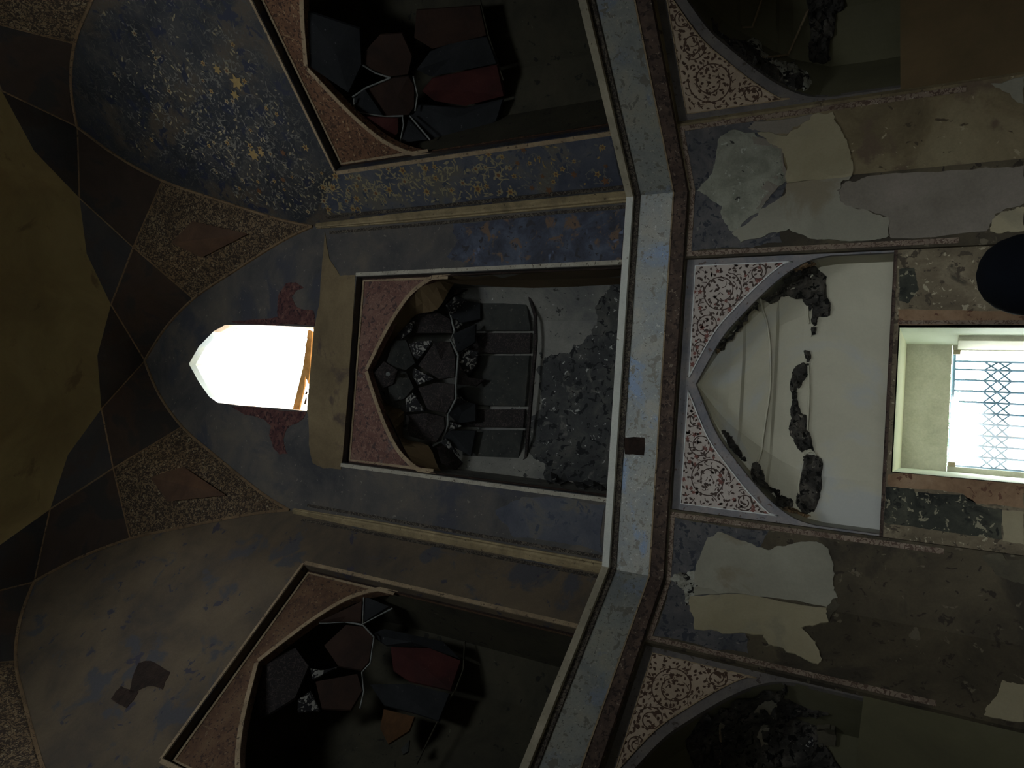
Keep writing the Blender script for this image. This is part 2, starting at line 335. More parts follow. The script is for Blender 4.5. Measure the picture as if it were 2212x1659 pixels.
# BVH of everything structural, so crusts and paint lie on the surface they belong to
class Surf:
    def __init__(s, objs):
        vs = []; fs = []
        for o in objs:
            k = len(vs); base = BASE[o.name]; vs += [v.co+base for v in o.data.vertices]; fs += [tuple(i+k for i in p.vertices) for p in o.data.polygons]
        s.t = BVHTree.FromPolygons(vs, fs)
    def hit(s, x, y):
        d = ray(x, y).normalized(); r = s.t.ray_cast(CAM, d)
        if r[0] is None: return None
        n = r[1]; n = n if n.dot(d) < 0 else -n
        return r[0], n
def crust(surf, px, name, mat, parent, off=.006, amp=4, levels=3, step=14, label=None, seed=None, lump=0., d=None):
    poly = jag(px, amp, levels, seed) if amp else px
    xs = [p[0] for p in poly]; ys = [p[1] for p in poly]; pts = []
    rr = random.Random(3)
    x = min(xs)
    while x < max(xs):
        y = min(ys)
        while y < max(ys):
            q = (x+rr.uniform(-.3, .3)*step, y+rr.uniform(-.3, .3)*step)
            if inside(q, poly): pts.append(q)
            y += step
        x += step
    V, F = tri(poly, (), pts)
    top = []; ok = []
    for v in V:
        h = surf.hit(*v)
        ok.append(h is not None)
        top.append(h if h else (CAM, Vector((0, 0, 1))))
    mb = MB(); k = {}
    edge = set()
    for f in F:
        for i in range(3):
            a, b = f[i], f[(i+1) % 3]
            if (b, a) in edge: edge.discard((b, a))
            else: edge.add((a, b))
    def ptt(i): return top[i][0]+top[i][1]*(off+(rr.uniform(0, lump) if lump and i not in bd else 0))
    bd = {a for a, b in edge} | {b for a, b in edge}
    T = [ptt(i) for i in range(len(V))]
    fs = []
    for f in F:
        if not all(ok[i] for i in f): continue
        if max((T[f[i]]-T[f[(i+1) % 3]]).length for i in range(3)) > .35: continue
        fs.append(f)
    par = {}
    def fd(x):
        while par.setdefault(x, x) != x: x = par[x]
        return x
    for f in fs:
        for i in f[1:]: par[fd(i)] = fd(f[0])
    cnt = {}
    for f in fs: cnt[fd(f[0])] = cnt.get(fd(f[0]), 0)+1
    best = max(cnt, key=cnt.get); fs = [f for f in fs if fd(f[0]) == best]
    keep = {i for f in fs for i in f}
    mb.add(T, fs)
    for a, b in edge:
        if a in keep and b in keep and (T[a]-T[b]).length < .2:
            mb.quad(T[a], T[b], top[b][0]-top[b][1]*.004, top[a][0]-top[a][1]*.004)
    return mb.build(name, mat, parent, label)

# ------------------------------------------------------------------ shared outlines, wall coordinates (s, z above eye level)
ZL, ZF, ZS, ZA = 1.672, 1.315, 4.28, 6.28     # ledge, frieze foot, arch spring, arch apex
NS0, NS1, NZ1 = .41, 1.777, 3.79              # upper recess frame
LS0, LS1, LZ1 = .39, 1.797, 1.315             # lower recess frame
AR = catmull([(0, ZS), (.10, 4.62), (.335, 5.20), (.54, 5.66), (.80, 6.02), (MC, ZA)], 5)   # half of the wall arch
ARCH = AR + mir(AR)[1:]
def off_arch(pts, k):                          # same half outline moved k towards the arch centre
    out = []
    for i, p in enumerate(pts):
        a = pts[max(i-1, 0)]; b = pts[min(i+1, len(pts)-1)]; dx, dy = b[0]-a[0], b[1]-a[1]; l = math.hypot(dx, dy) or 1
        out.append((p[0]+dy/l*k, p[1]-dx/l*k))
    return out
def half_from_px(w, px, d): return [U(w, x, y, d) for x, y in px]
NA = catmull([(NS0+.004, 2.98), (.425, 3.08), (.475, 3.20), (.56, 3.32), (.70, 3.435), (.86, 3.535), (MC, 3.66)], 5)     # upper niche arch, inner edge
LA = catmull([(LS0+.01, .56), (.42, .66), (.475, .76), (.565, .865), (.70, .99), (.84, 1.10), (MC, 1.225)], 5)            # lower niche arch, inner edge
def halfw(curve, z):                           # half width of the arch at height z
    if z <= curve[0][1]: return MC-curve[0][0]
    for a, b in zip(curve, curve[1:]):
        if a[1] <= z <= b[1]:
            t = (z-a[1])/(b[1]-a[1]+1e-9); return MC-(a[0]+(b[0]-a[0])*t)
    return .001

# ------------------------------------------------------------------ the room shell
WN = {0: 'wall_back', 1: 'wall_right', -1: 'wall_left', 2: 'wall_right_side', -2: 'wall_left_side', 3: 'wall_right_front', -3: 'wall_left_front', 4: 'wall_front'}
UPM = {0: 'upper_center', 1: 'tymp_right', -1: 'upper_left'}
LWM = {0: 'lower_left', 1: 'lower_right', -1: 'lower_left'}
walls = {}
WIN_PX = [(678, 707), (560, 702), (486, 702), (461, 716), (430, 748), (408, 786), (430, 826), (452, 857), (470, 870), (520, 876), (590, 881), (663, 888)]
WIN = [U(0, *p) for p in WIN_PX]
for i in range(-3, 5):
    up_out = [(0, ZL-.02), (W_, ZL-.02), (W_, ZS)] + list(reversed(ARCH))[1:]
    hole = rect(NS0, NS1, ZL-.019, NZ1)
    holes = [hole] + ([WIN] if i == 0 else [])
    mb = MB()
    if i == 4:
        slab(mb, i, up_out, [[(W_-p[0], p[1]) for p in WIN]], 0, .16)  # unseen high window opening, added to brighten the upper zone
    else:
        slab(mb, i, up_out, holes, 0, .065)
    o = mb.build(WN[i], UPM.get(i, 'plain'), None, kind='structure'); walls[i] = o
    mb = MB()
    if i == 4:
        slab(mb, i, rect(0, W_, -Z0, ZF+.02), [rect(.53, 1.65, -Z0+.001, 1.15)], 0, 4.0)  # unseen entrance passage, made deep to narrow the daylight
    else:
        slab(mb, i, rect(0, W_, -Z0, ZF+.02), [rect(LS0, LS1, -Z0+.001, LZ1)], 0, .05)
    mb.build('lower_wall', LWM.get(i, 'plain'), o)
# floor with its slabs far below the picture, closed shell
mb = MB(); R_ = AP/math.cos(PI/8)
cor = [CTR+Vector((math.sin(PI/8+k*PI/4), math.cos(PI/8+k*PI/4), 0))*R_*1.06 for k in range(8)]
mb.add([c for c in cor]+[c-Vector((0, 0, .1)) for c in cor], [tuple(range(8))]+[(k, (k+1) % 8, (k+1) % 8+8, k+8) for k in range(8)])
floor = mb.build('floor', 'floor', kind='structure')

# frieze band with rust border and pale ledge, one run per wall
def band(w, z0, z1, d, th, e=.0):              # a box run mitred at the corners
    k = math.tan(PI/8)
    def q(s_end, z, dd): return P(w, s_end*1.0 + (-1 if s_end < MC else 1)*dd*k, z, dd)
    mb = MB()
    f = [q(0, z0, d), q(W_, z0, d), q(W_, z1, d), q(0, z1, d)]; g = [q(0, z0, d+th), q(W_, z0, d+th), q(W_, z1, d+th), q(0, z1, d+th)]
    mb.add(f+g, [(0, 1, 2, 3), (0, 4, 5, 1), (3, 2, 6, 7)]); return mb
for i in range(-3, 5):
    c = i == 0
    fr = band(i, 1.405, 1.632, -.025, .03).build('trim_%d' % (i+4), 'frieze' if c else 'frieze_shaded', None, kind='structure')
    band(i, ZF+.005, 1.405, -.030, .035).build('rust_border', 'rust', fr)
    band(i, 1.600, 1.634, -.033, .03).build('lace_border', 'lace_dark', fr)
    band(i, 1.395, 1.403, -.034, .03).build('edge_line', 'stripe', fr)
    band(i, 1.634, ZL+.004, -.055, .06).build('ledge', 'ledge' if c else 'ledge_shaded', fr)
    if c:
        V = [(1348, 945), (1392, 945), (1391, 984), (1350, 981)]
        pl = jag([U(0, x, y, -.026) for x, y in V], .004, 2)
        slab(MB(), 0, pl, (), -.0275, .003).build('plaster_loss', 'hole', fr)

# corner mouldings: a ribbed pale strip between two dotted borders
k8 = math.tan(PI/8)
for i in range(-3, 5):
    j = i+1 if i < 4 else -3
    # corner shared by wall i and wall i+1 : azimuth (i+.5)*45
    a = (i+.5)*PI/4; cpt = CTR+Vector((math.sin(a), math.cos(a), 0))*(AP/math.cos(PI/8))
    tn = Vector((math.cos(a), -math.sin(a), 0)); nn = Vector((math.sin(a), math.cos(a), 0))
    mb = MB(); rows = []
    prof = [(-.045, .012), (-.030, -.010), (-.022, -.006), (-.012, -.018), (0, -.012), (.012, -.018), (.022, -.006), (.030, -.010), (.045, .012)]
    for z in (ZL, 2.5, 3.4, ZS-.05):
        tap = 1 if z < 3.5 else .55
        rows.append([cpt+tn*x*tap+nn*(y-.012)+Vector((0, 0, z+Z0)) for x, y in prof])
    mb.grid(rows)
    mb.build('corner_trim', 'moulding', None, kind='structure')

def dome_pt(az, r, z): a = math.radians(az); return CTR+Vector((math.sin(a)*r, math.cos(a)*r, z+Z0))
ceiling = empty('ceiling', dome_pt(0, 0, 8), kind='structure')
def patch4(A, B, Cc, D, bulge=.0, n=5):        # bilinear quad, slightly hollow
    rows = []
    for i in range(n+1):
        u = i/n; row = []
        for j in range(n+1):
            v = j/n; p = (A*(1-u)+B*u)*(1-v)+(D*(1-u)+Cc*u)*v
            cen = CTR+Vector((0, 0, p.z)); row.append(p+(p-cen).normalized()*(bulge*16*u*(1-u)*v*(1-v)))
        rows.append(row)
    return MB().grid(rows)
ARS = [p for p in AR]                          # half arch from spring to apex
ai = min(range(len(ARS)), key=lambda k: abs(ARS[k][1]-5.66))
ribs = []
for i in range(-3, 5):
    j = i+1 if i < 4 else -3
    az = i*45
    node = dome_pt(az+22.5, 2.44, 5.98)
    tipa = dome_pt(az+11.25, 2.31, 6.25); tipb = dome_pt(az+33.75, 2.31, 6.25)
    notch = dome_pt(az+22.5, 2.2, 6.27)
    # arch points of wall i on the side of the shared corner, of wall j likewise
    def wp(wall, s, z):                        # s measured from the shared corner
        o, t, n = AX[wall]; cpt = CTR+Vector((math.sin(math.radians(az+22.5)), math.cos(math.radians(az+22.5)), 0))*(AP/math.cos(PI/8))
        mid = CTR+n*AP; dirv = (mid-cpt).normalized(); return cpt+dirv*s+Vector((0, 0, z+Z0))
    L = [wp(i, *p) for p in ARS]; Rr = [wp(j, *p) for p in ARS]
    # floral kite: spring corner, both arch points, node
    rows = []
    for k in range(ai+1):
        row = []
        for m_ in range(9):
            v = m_/8; p = L[k]*(1-v)+Rr[k]*v
            up_ = (k/ai)**1.6
            tgt = (node-(L[ai]+Rr[ai])/2)*(1-abs(2*v-1))*up_
            row.append(p+tgt)
        rows.append(row)
    vis = i in (-1, 0, 1, -2)
    o = MB().grid(rows).build('floral_kite', 'dome_floral', ceiling, smooth=True)
    # dark lozenge painted in the kite
    cl = [rows[int(ai*.45)][4], rows[int(ai*.78)][2], rows[ai][4]*.55+rows[int(ai*.6)][4]*.45, rows[int(ai*.78)][6]]
    inw = (CTR+Vector((0, 0, cl[0].z))-cl[0]).normalized()*.02
    MB().quad(*[p*.86+sum(cl, Vector())/4*.14+inw for p in cl]).build('dark_lozenge', 'dome_floral_center', ceiling)
    # panels beside and above it
    apL, apR = L[-1], Rr[-1]
    for (ar, ap, tip) in ((L[ai:], apL, tipa), (Rr[ai:], apR, tipb)):
        n = len(ar)-1; rows = []
        for k, p in enumerate(ar):
            q = node.lerp(tip, k/n); rows.append([p.lerp(q, m_/4) for m_ in range(5)])
        MB().grid(rows).build('red_brown_kite', 'dome_red', ceiling, smooth=True)
        ribs.append([ar[0], node]); ribs.append([ap, tip]); ribs.append([node, tip])
    patch4(node, tipa, notch, tipb, .0, 3).build('slate_kite', 'dome_blue', ceiling)
    a0 = dome_pt(az, 2.2, 6.27); tm = dome_pt(az-11.25, 2.31, 6.25); apx = CTR+AX[i][2]*AP+Vector((0, 0, ZA+Z0))
    patch4(apx, tipa, a0, tm, .0, 3).build('slate_kite', 'dome_blue', ceiling)
    for src in (L, Rr):
        n = AX[i][2] if src is L else AX[j][2]
        MB().tube([p-n*.004 for p in src], .012, 6).build('arch_rib', 'dome_rib', ceiling)
for r_ in ribs: MB().tube(r_, .007, 5).build('net_rib', 'dome_rib', ceiling)
# ochre inner dome whose lobed foot meets the star of tips
rows = []
N = 128
def foot(a):                                   # radius and height of the lobed edge, star of sixteen tips
    f = (a % 22.5); t = abs(f-11.25)/11.25; t = t**1.0
    return 2.31*(1-t)+2.2*t, 6.25*(1-t)+6.27*t
for h in range(0, 13):
    t = h/12; row = []
    for k in range(N):
        a = 360*k/N; r, z = foot(a)
        rr_ = r*math.cos(t*PI/2); zz = z+(8.1-z)*math.sin(t*PI/2)**.9
        row.append(dome_pt(a, max(rr_, .001), zz))
    rows.append(row)
dome = MB().grid(rows, close=True).build('inner_dome', 'dome_cream', ceiling, smooth=True)

# ------------------------------------------------------------------ niches
def niche_shell(mb, w, curve, z0, levels, d0, depth, steps=None):
    """half dome recess: plan with chamfered back that shrinks with the arch; steps=(z, inset) lips"""
    prof = [(-1, 0), (-1, .35), (-1, .72), (-.94, .78), (-.80, .9), (-.66, 1.), (-.4, 1.02), (0, 1.03), (.4, 1.02), (.66, 1.), (.80, .9), (.94, .78), (1, .72), (1, .35), (1, 0)]
    rows = []
    top = curve[-1][1]; zs = []
    z = z0
    for k in range(levels+1): zs.append(z0+(top-z0)*(1-(1-k/levels)**1.5))
    if steps:
        for s_, _ in steps: zs += [s_-.012, s_, s_+.012]
        zs = sorted(zs)
    W0 = halfw(curve, z0)
    for z in zs:
        a = halfw(curve, z)
        b = depth*(.25+.75*min(1, (a/W0)))if z > curve[0][1] else depth
        if a < .02: b = depth*.12
        ins = 0
        if steps:
            for s_, q in steps:
                if z >= s_: ins += q
        b = max(.03, b-ins)
        row = []
        for (x, y) in prof:
            yy = y*b
            sc = .0
            if steps and steps[0][0] <= z: sc = .012*math.sin((x+1)*PI*5)
            row.append(P(w, MC+x*a, z, d0+max(0, yy+(sc if y > .5 else 0))))
        rows.append(row)
    mb.grid(rows); return mb
def frame_panel(w, curve, s0, s1, z_bot, z_top, d, thick):
    """recessed wall with an arched opening: full height spandrel piece"""
    i0 = curve[0]
    loop = [(s0, z_bot), (s0, z_top), (s1, z_top), (s1, z_bot), (W_-i0[0], z_bot)] + mir(curve)[0:0]
    right = mir(curve)                          # from apex down to the far spring
    # near side: apex -> spring on the near side reversed
    loop = [(s0, z_bot), (s0, z_top), (s1, z_top), (s1, z_bot)]
    far = list(reversed(mir(curve)))            # far spring up to apex
    loop += far + list(reversed(curve))[1:]
    return slab(MB(), w, loop, (), d, thick)

# arabesque and vine writers -> ribbons and leaves gathered per paint
class Paint:
    def __init__(s, w, d): s.w, s.d = w, d; s.mb = {}
    def g(s, k): return s.mb.setdefault(k, MB())
    def ribbon(s, k, pts, wd, taper=True):
        n = len(pts); A = []; B = []
        for i, p in enumerate(pts):
            a = pts[max(i-1, 0)]; b = pts[min(i+1, n-1)]; dx, dy = b[0]-a[0], b[1]-a[1]; l = math.hypot(dx, dy) or 1
            q = wd/2*((1-.75*i/(n-1)) if taper else 1)
            A.append(P(s.w, p[0]-dy/l*q, p[1]+dx/l*q, s.d)); B.append(P(s.w, p[0]+dy/l*q, p[1]-dx/l*q, s.d))
        s.g(k).grid([A, B])
    def leaf(s, k, x, y, a, L, wd, d=0):
        ca, sa = math.cos(a), math.sin(a)
        o = [(0, 0), (.25, .4), (.6, .5), (1, .05), (.65, -.15), (.3, -.3)]
        s.g(k).add([P(s.w, x+(u*L)*ca-(v*wd)*sa, y+(u*L)*sa+(v*wd)*ca, s.d-.0004-d) for u, v in o], [tuple(range(6))])
    def flower(s, k, x, y, r, a=0, n=6, d=0, c=None):
        vs_ = []
        for i in range(2*n):
            q = r*(1 if i % 2 == 0 else .5); t = a+PI*i/n; vs_.append(P(s.w, x+q*math.cos(t), y+q*math.sin(t), s.d-.0006-d))
        s.g(k).add(vs_, [tuple(range(2*n))])
        if c: s.g(c).add([P(s.w, x+r*.36*math.cos(t), y+r*.36*math.sin(t), s.d-.0012-d) for t in (PI/3*i for i in range(6))], [tuple(range(6))])
    def done(s, name, parent, labels={}):
        for k, mb in s.mb.items(): mb.build(name, k, parent, labels.get(k), kind='stuff')
def arabesque(w, d, poly, mirror, parent, vine, flower, dens=1., seed=1):
    """scrolls in the spandrel triangle; poly in wall coordinates of the near side"""
    pt = Paint(w, d); r = random.Random(seed)
    m_ = (lambda p: (W_-p[0], p[1])) if mirror else (lambda p: p)
    pol = [m_(p) for p in poly]
    circ = [(.575, 1.115, .115), (.76, 1.175, .064), (.895, 1.205, .043), (.985, 1.222, .026), (.475, .92, .046), (.445, .80, .022)]
    for n_, (cx, cy, rad) in enumerate(circ):
        s0 = r.uniform(0, 6); pts = []
        for k in range(64):
            t = s0+k/63*(9.6 if rad > .04 else 6); q = rad*(1-.62*(k/63)**1.3); pts.append(m_((cx+q*math.cos(t), cy+q*math.sin(t))))
        pts = [p for p in pts if inside(p, pol)]
        if len(pts) > 4: pt.ribbon(vine, pts, .0062, False)
        nfl = int(4*rad/.066)+1
        for k in range(nfl):
            t = r.uniform(0, 6.28); q = rad*r.choice((1, .55, 1.25)); p = m_((cx+q*math.cos(t), cy+q*math.sin(t)))
            if inside(p, pol): pt.flower(flower, *p, r.uniform(.011, .018), r.uniform(0, 6), 5)
    # little spiral tails and comma leaves
    xs = [p[0] for p in pol]; ys = [p[1] for p in pol]; placed = []
    for k in range(int(2600*dens)):
        p = (r.uniform(min(xs), max(xs)), r.uniform(min(ys), max(ys)))
        if not inside(p, pol): continue
        if any((p[0]-q[0])**2+(p[1]-q[1])**2 < .0175**2 for q in placed): continue
        placed.append(p); a = r.uniform(0, 6.28)
        if r.random() < .25:
            pts = []; L = r.uniform(.03, .055); cu = r.uniform(-60, 60); q = p; aa = a
            for _ in range(7):
                pts.append(q); q = (q[0]+math.cos(aa)*L/7, q[1]+math.sin(aa)*L/7); aa += cu*L/7
            if all(inside(z_, pol) for z_ in pts): pt.ribbon(vine, pts, .006)
        else:
            e = (p[0]+.016*math.cos(a), p[1]+.016*math.sin(a))
            if inside(e, pol): pt.leaf(vine, *p, a, r.uniform(.019, .027), r.uniform(.013, .020))
            if r.random() < .08: pt.flower(flower, *p, r.uniform(.008, .012), a, 4)
    pt.done('painted_arabesque', parent)
def vines(w, d, poly, parent, n, cols, scale=1., seed=3, fl=.4):
    pt = Paint(w, d); r = random.Random(seed); xs = [p[0] for p in poly]; ys = [p[1] for p in poly]
    vine, f1, f2, dot = cols; k = 0; tries = 0; placed = []
    while k < n and tries < n*40:
        tries += 1
        p = (r.uniform(min(xs), max(xs)), r.uniform(min(ys), max(ys)))
        if not inside(p, poly) or any((p[0]-q[0])**2+(p[1]-q[1])**2 < (.045*scale)**2 for q in placed): continue
        placed.append(p); k += 1; a = r.uniform(0, 6.28); cu = r.choice((-1, 1))*r.uniform(12, 34)/scale; L = r.uniform(.05, .14)*scale; pts = []; q = p
        for m_ in range(11):
            if not inside(q, poly): break
            pts.append(q); q = (q[0]+math.cos(a)*L/10, q[1]+math.sin(a)*L/10); a += cu*L/10
            if m_ in (3, 6, 9): pt.leaf(vine, *pts[-1], a+r.choice((-1, 1))*r.uniform(.6, 1.2), r.uniform(.014, .028)*scale, .011*scale)
        if len(pts) > 2 and r.random() < .6: pt.ribbon(vine, pts, .0055*scale)
        for _ in range(3):
            q = (p[0]+r.gauss(0, .04)*scale, p[1]+r.gauss(0, .04)*scale)
            if inside(q, poly): pt.leaf(r.choice((vine, vine, f2)), *q, r.uniform(0, 6.28), r.uniform(.016, .036)*scale, r.uniform(.008, .018)*scale)
        if r.random() < fl: pt.flower(r.choice((f1, f2)), *p, r.uniform(.014, .026)*scale, a, r.choice((5, 6)), 0, dot)
        elif r.random() < .4: pt.leaf(f2, *p, a+1, .03*scale, .016*scale)
    pt.done('painted_vines', parent)

def side(w, base_s, z): return P(w, base_s, z, 0)
nupper = {}; nlower = {}; shells = []
LAB = {(0, 'u'): 'sooty arched niche with dark muqarnas and faded red spandrels, under the small bright window',
       (1, 'u'): 'dark niche with orange floral spandrels and a red panel inside, in the blue painted wall',
       (-1, 'u'): 'dark niche with plain brown spandrels and an ochre patch inside, in the brown grey wall',
       (0, 'l'): 'arched niche of smooth cream plaster with black ragged scars above the barred window',
       (1, 'l'): 'dim lower niche with brown scrollwork spandrel and pale torn crust, in the ochre stained wall',
       (-1, 'l'): 'dim lower niche with charred patchy vault and brown scrollwork spandrel, in the umber wall'}
ZB_U = ZL-.005
for i in range(-3, 4):
    vis = i in (-1, 0, 1)
    # upper niche
    if vis: nu = empty('muqarnas_niche', P(i, MC, ZB_U), LAB[(i, 'u')], 'niche', 'arched niches of the upper tier')
    else: nu = walls[i]
    sp = {0: 'spandrel_red', 1: 'spandrel_orange', -1: 'spandrel_brown'}.get(i, 'plain')
    frame_panel(i, NA, NS0, NS1, ZB_U, NZ1, .06, .05).build('spandrel_panel', sp, nu)
    CAV = catmull([(NS0+.008, 3.30), (.50, 3.52), (.72, 3.68), (MC, 3.775)], 5)
    sh = niche_shell(MB(), i, CAV if vis else NA, ZB_U, 12, .085, .57)
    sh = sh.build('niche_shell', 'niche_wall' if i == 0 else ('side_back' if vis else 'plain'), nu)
    shells.append(sh); nupper[i] = (nu, sh)
    if vis:
        bo = NA; bi = off_arch(NA, -.016)
        for half in (bi, mir(bi)): strip(i, half, .030, .054, .006).build('arch_border', 'stripe', nu)
        for pts in ([(NS0+.021, 3.0), (NS0+.021, NZ1-.021), (NS1-.021, NZ1-.021), (NS1-.021, 3.0)],):
            strip(i, pts, .020, .055, .005).build('frame_border', 'stripe', nu)
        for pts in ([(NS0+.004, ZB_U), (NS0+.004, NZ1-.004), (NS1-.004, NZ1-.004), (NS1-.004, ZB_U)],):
            strip(i, pts, .013, .0545, .005).build('recess_shade_line', 'hole', nu)  # dark strip painted as the shade of the frame recess
    # lower niche
    if vis: nl = empty('arched_niche', P(i, MC, .3), LAB[(i, 'l')], 'niche', 'arched niches of the lower tier')
    else: nl = walls[i]
    gb = {0: 'grey_border'}.get(i, 'grey_border_dark')
    frame_panel(i, LA, LS0, LS1, -Z0, LZ1, .035, .03).build('arch_frame', gb if vis else 'plain', nl)
    cm = {0: 'cream', 1: 'olive_plaster', -1: 'olive_plaster'}.get(i, 'plain')
    sh = niche_shell(MB(), i, [(p[0]-.004, p[1]+.004) for p in LA], .25 if i == 0 else -Z0, 14, .045, .31 if i == 0 else .55, steps=[(.86, .016), (1.02, .018)] if vis else None)
    sh = sh.build('niche_shell', cm, nl, smooth=False); shells.append(sh); nlower[i] = (nl, sh)
    if vis:
        # pale spandrel panels with white outline and scrolls
        ou = off_arch(LA, -.052)
        ou = [p for p in ou if p[1] > .735]
        z_t = LZ1-.048; s_e = LS0+.036
        half = [(s_e, ou[0][1])] + [p for p in ou if p[0] > s_e and p[1] < z_t-.006] + [(MC-.035, z_t-.004), (s_e, z_t)]
        for mrr in (False, True):
            if mrr and i != 0: pass
            pol = [(W_-s, z) for s, z in half] if mrr else half
            pnl = slab(MB(), i, pol, (), .031, .005).build('spandrel_panel', 'panel_white' if i == 0 else 'panel_tan', nl)
            strip(i, pol+[pol[0]], .006, .0285, .003).build('panel_outline', 'white_line' if i == 0 else 'stripe', nl)
            arabesque(i, .0302, half, mrr, nl, 'vine' if i == 0 else 'vine_dark', 'flower_red' if i == 0 else 'vine_dark', 1 if i == 0 else 1, seed=5+i*3+mrr)

# masonry mass behind the recesses, so that no daylight slips through the joints
for i in range(-3, 4):
    a, b, z0_, z1_, d0_, d1_ = -.12, W_+.12, (.27 if i == 0 else -Z0), 3.98, .12, 1.0
    p = lambda s_, z_, d_: P(i, s_, z_, d_)
    mb = MB()
    mb.quad(p(a, z0_, d1_), p(b, z0_, d1_), p(b, z1_, d1_), p(a, z1_, d1_))
    for s_ in (a, b): mb.quad(p(s_, z0_, 0.02), p(s_, z1_, 0.02), p(s_, z1_, d1_), p(s_, z0_, d1_))
    for z_ in (z0_, z1_): mb.quad(p(a, z_, 0.02), p(b, z_, 0.02), p(b, z_, d1_), p(a, z_, d1_))
    mb.build('masonry', 'hole', walls[i])
# ---- painted borders and frames on the three visible bays
for i in (-1, 0, 1):
    wl = walls[i]
    bm = 'lace_pale' if i == 0 else 'stripe'
    # upper frame border beside the recess
    for s in (NS0-.017, NS1+.017):
        strip(i, [(s, ZL+.01), (s, NZ1+.005)], .026, -.005, .006).build('dotted_border', bm, wl)
    if i: strip(i, [(NS0-.01, NZ1+.014), (NS1+.01, NZ1+.014)], .02, -.005, .006).build('dotted_border', 'stripe', wl)
    for s in (.062, W_-.062):
        strip(i, [(s, ZL+.01), (s, 3.6), (s+(.0 if s < MC else 0), 4.1)], .022, -.004, .005).build('dotted_border', 'lace_dark', wl)
    # lower zone: lace frame round the folded panel beside the corner
    for s0, s1 in ((0, LS0-.012), (LS1+.012, W_)):
        near = s0 == 0
        se = s1-.014 if near else s0+.014
        strip(i, [(se, .0), (se, 1.285)], .026, -.004, .005).build('lace_border', 'lace', wl)
        strip(i, [(s0+.0, 1.297), (s1-.0, 1.297)], .026, -.0045, .006).build('lace_border', 'lace', wl)
        # slate fresco ground inside the frame
        a, b = (s0, s1-.03) if near else (s0+.03, s1)
        pl = [(a, 1.282), (b, 1.282), (b, .95), (b-.02 if near else b, .8), ((a+b)/2, .86), (a, .78)]
        slab(MB(), i, jag(pl, .012, 3, seed=i+9), (), -.0022, .003).build('slate_fresco', 'grey_fresco', wl)

# ------------------------------------------------------------------ painted surfaces of the centre wall, upper tier
w0 = walls[0]
slab(MB(), 0, jag([(.075, ZL+.03), (.385, ZL+.03), (.38, 2.2), (.375, 2.75), (.30, 2.98), (.20, 2.9), (.075, 2.95)], .02, 3), (), -.003, .004).build('blue_fresco', 'blue_orange', w0)
slab(MB(), 0, jag([(1.82, ZL+.03), (2.10, ZL+.03), (2.1, 2.3), (1.95, 2.45), (1.84, 2.2)], .03, 3), (), -.003, .004).build('slate_fresco', 'strip_right', w0)
bp = [U(0, *p) for p in [(702, 500), (712, 560), (735, 596), (768, 594), (758, 760), (748, 900), (737, 1014), (700, 1012), (676, 1000), (668, 960), (667, 900), (664, 889), (672, 800), (680, 706), (690, 660), (694, 600), (700, 540)]]
slab(MB(), 0, jag(bp, .006, 2), (), -.004, .005).build('plaster_band', 'beige', w0)
orn = [[(600, 660), (604, 632), (618, 612), (640, 610), (656, 622), (640, 628), (630, 642), (640, 662), (652, 668), (678, 672), (680, 704), (600, 702), (520, 699), (500, 694), (560, 690), (600, 684)],
       [(500, 878), (560, 881), (663, 890), (655, 905), (630, 918), (618, 930), (612, 950), (616, 968), (622, 980), (604, 982), (590, 966), (582, 940), (586, 922), (570, 906), (530, 896)]]
for q in orn: slab(MB(), 0, jag([U(0, *p) for p in q], .008, 2), (), -.003, .003).build('painted_ornament', 'red_orn', w0)

# ------------------------------------------------------------------ right wall, blue tympanum and strip
w1 = walls[1]
tym = [(.10, 4.05), (.16, 4.55), (.36, 5.1), (.6, 5.6), (1.0, 6.1), (1.4, 5.7), (1.9, 5.0), (2.0, 4.2), (1.5, 3.95), (.5, 3.95), (.40, 3.84), (.38, 3.5), (.09, 3.5)]
tym_c = [(.10, 4.05), (.16, 4.5), (.30, 4.85), (.75, 5.2), (1.1, 5.3), (1.45, 4.9), (1.3, 4.2), (1.1, 3.95), (.5, 3.95), (.40, 3.84)]
vines(1, -.0022, tym_c, w1, 120, ('pale_vine', 'yellow', 'yellow_pale', 'rustdot'), 1.3, 14, .2)
pt = Paint(1, -.003)
for fx, fy, fr_ in ((512, 178, .06), (508, 205, .04), (548, 334, .055), (565, 330, .035), (470, 150, .04), (612, 330, .03), (612, 388, .028), (560, 412, .028)):
    pt.flower('yellow' if fr_ > .03 else 'rustdot', *U(1, fx, fy), fr_, fx, 6)
pt.done('painted_blossom', w1)
vines(1, -.0018, tym, w1, 70, ('pale_vine', 'yellow', 'yellow_pale', 'rustdot'), 1.25, 4, .18)
st = [(.085, 2.05), (.375, 2.05), (.375, 3.78), (.085, 3.78)]
slab(MB(), 1, jag([(.075, ZL+.03), (.385, ZL+.03), (.385, 3.82), (.28, 3.95), (.15, 4.1), (.09, 4.0)], .012, 3), (), -.0015, .003).build('blue_fresco', 'strip_right', w1)
vines(1, -.0035, [(.085, 2.4), (.375, 2.4), (.375, 3.95), (.1, 4.1)], w1, 62, ('yellow_pale', 'yellow', 'yellow_pale', 'rustdot'), 1.5, 9, .55)
vines(1, -.0035, [(.085, 1.75), (.375, 1.75), (.375, 2.4), (.085, 2.4)], w1, 22, ('pale_vine', 'rustdot', 'yellow', 'rustdot'), 1.1, 19, .6)
# left wall losses
S_l = Surf([walls[-1]])
crust(S_l, [(278, 1500), (300, 1432), (326, 1428), (368, 1452), (352, 1490), (320, 1482)], 'plaster_loss', 'hole', walls[-1], .003, 3, 2)
crust(S_l, [(240, 1510), (262, 1482), (300, 1494), (274, 1530)], 'plaster_loss', 'hole', walls[-1], .003, 3, 2)

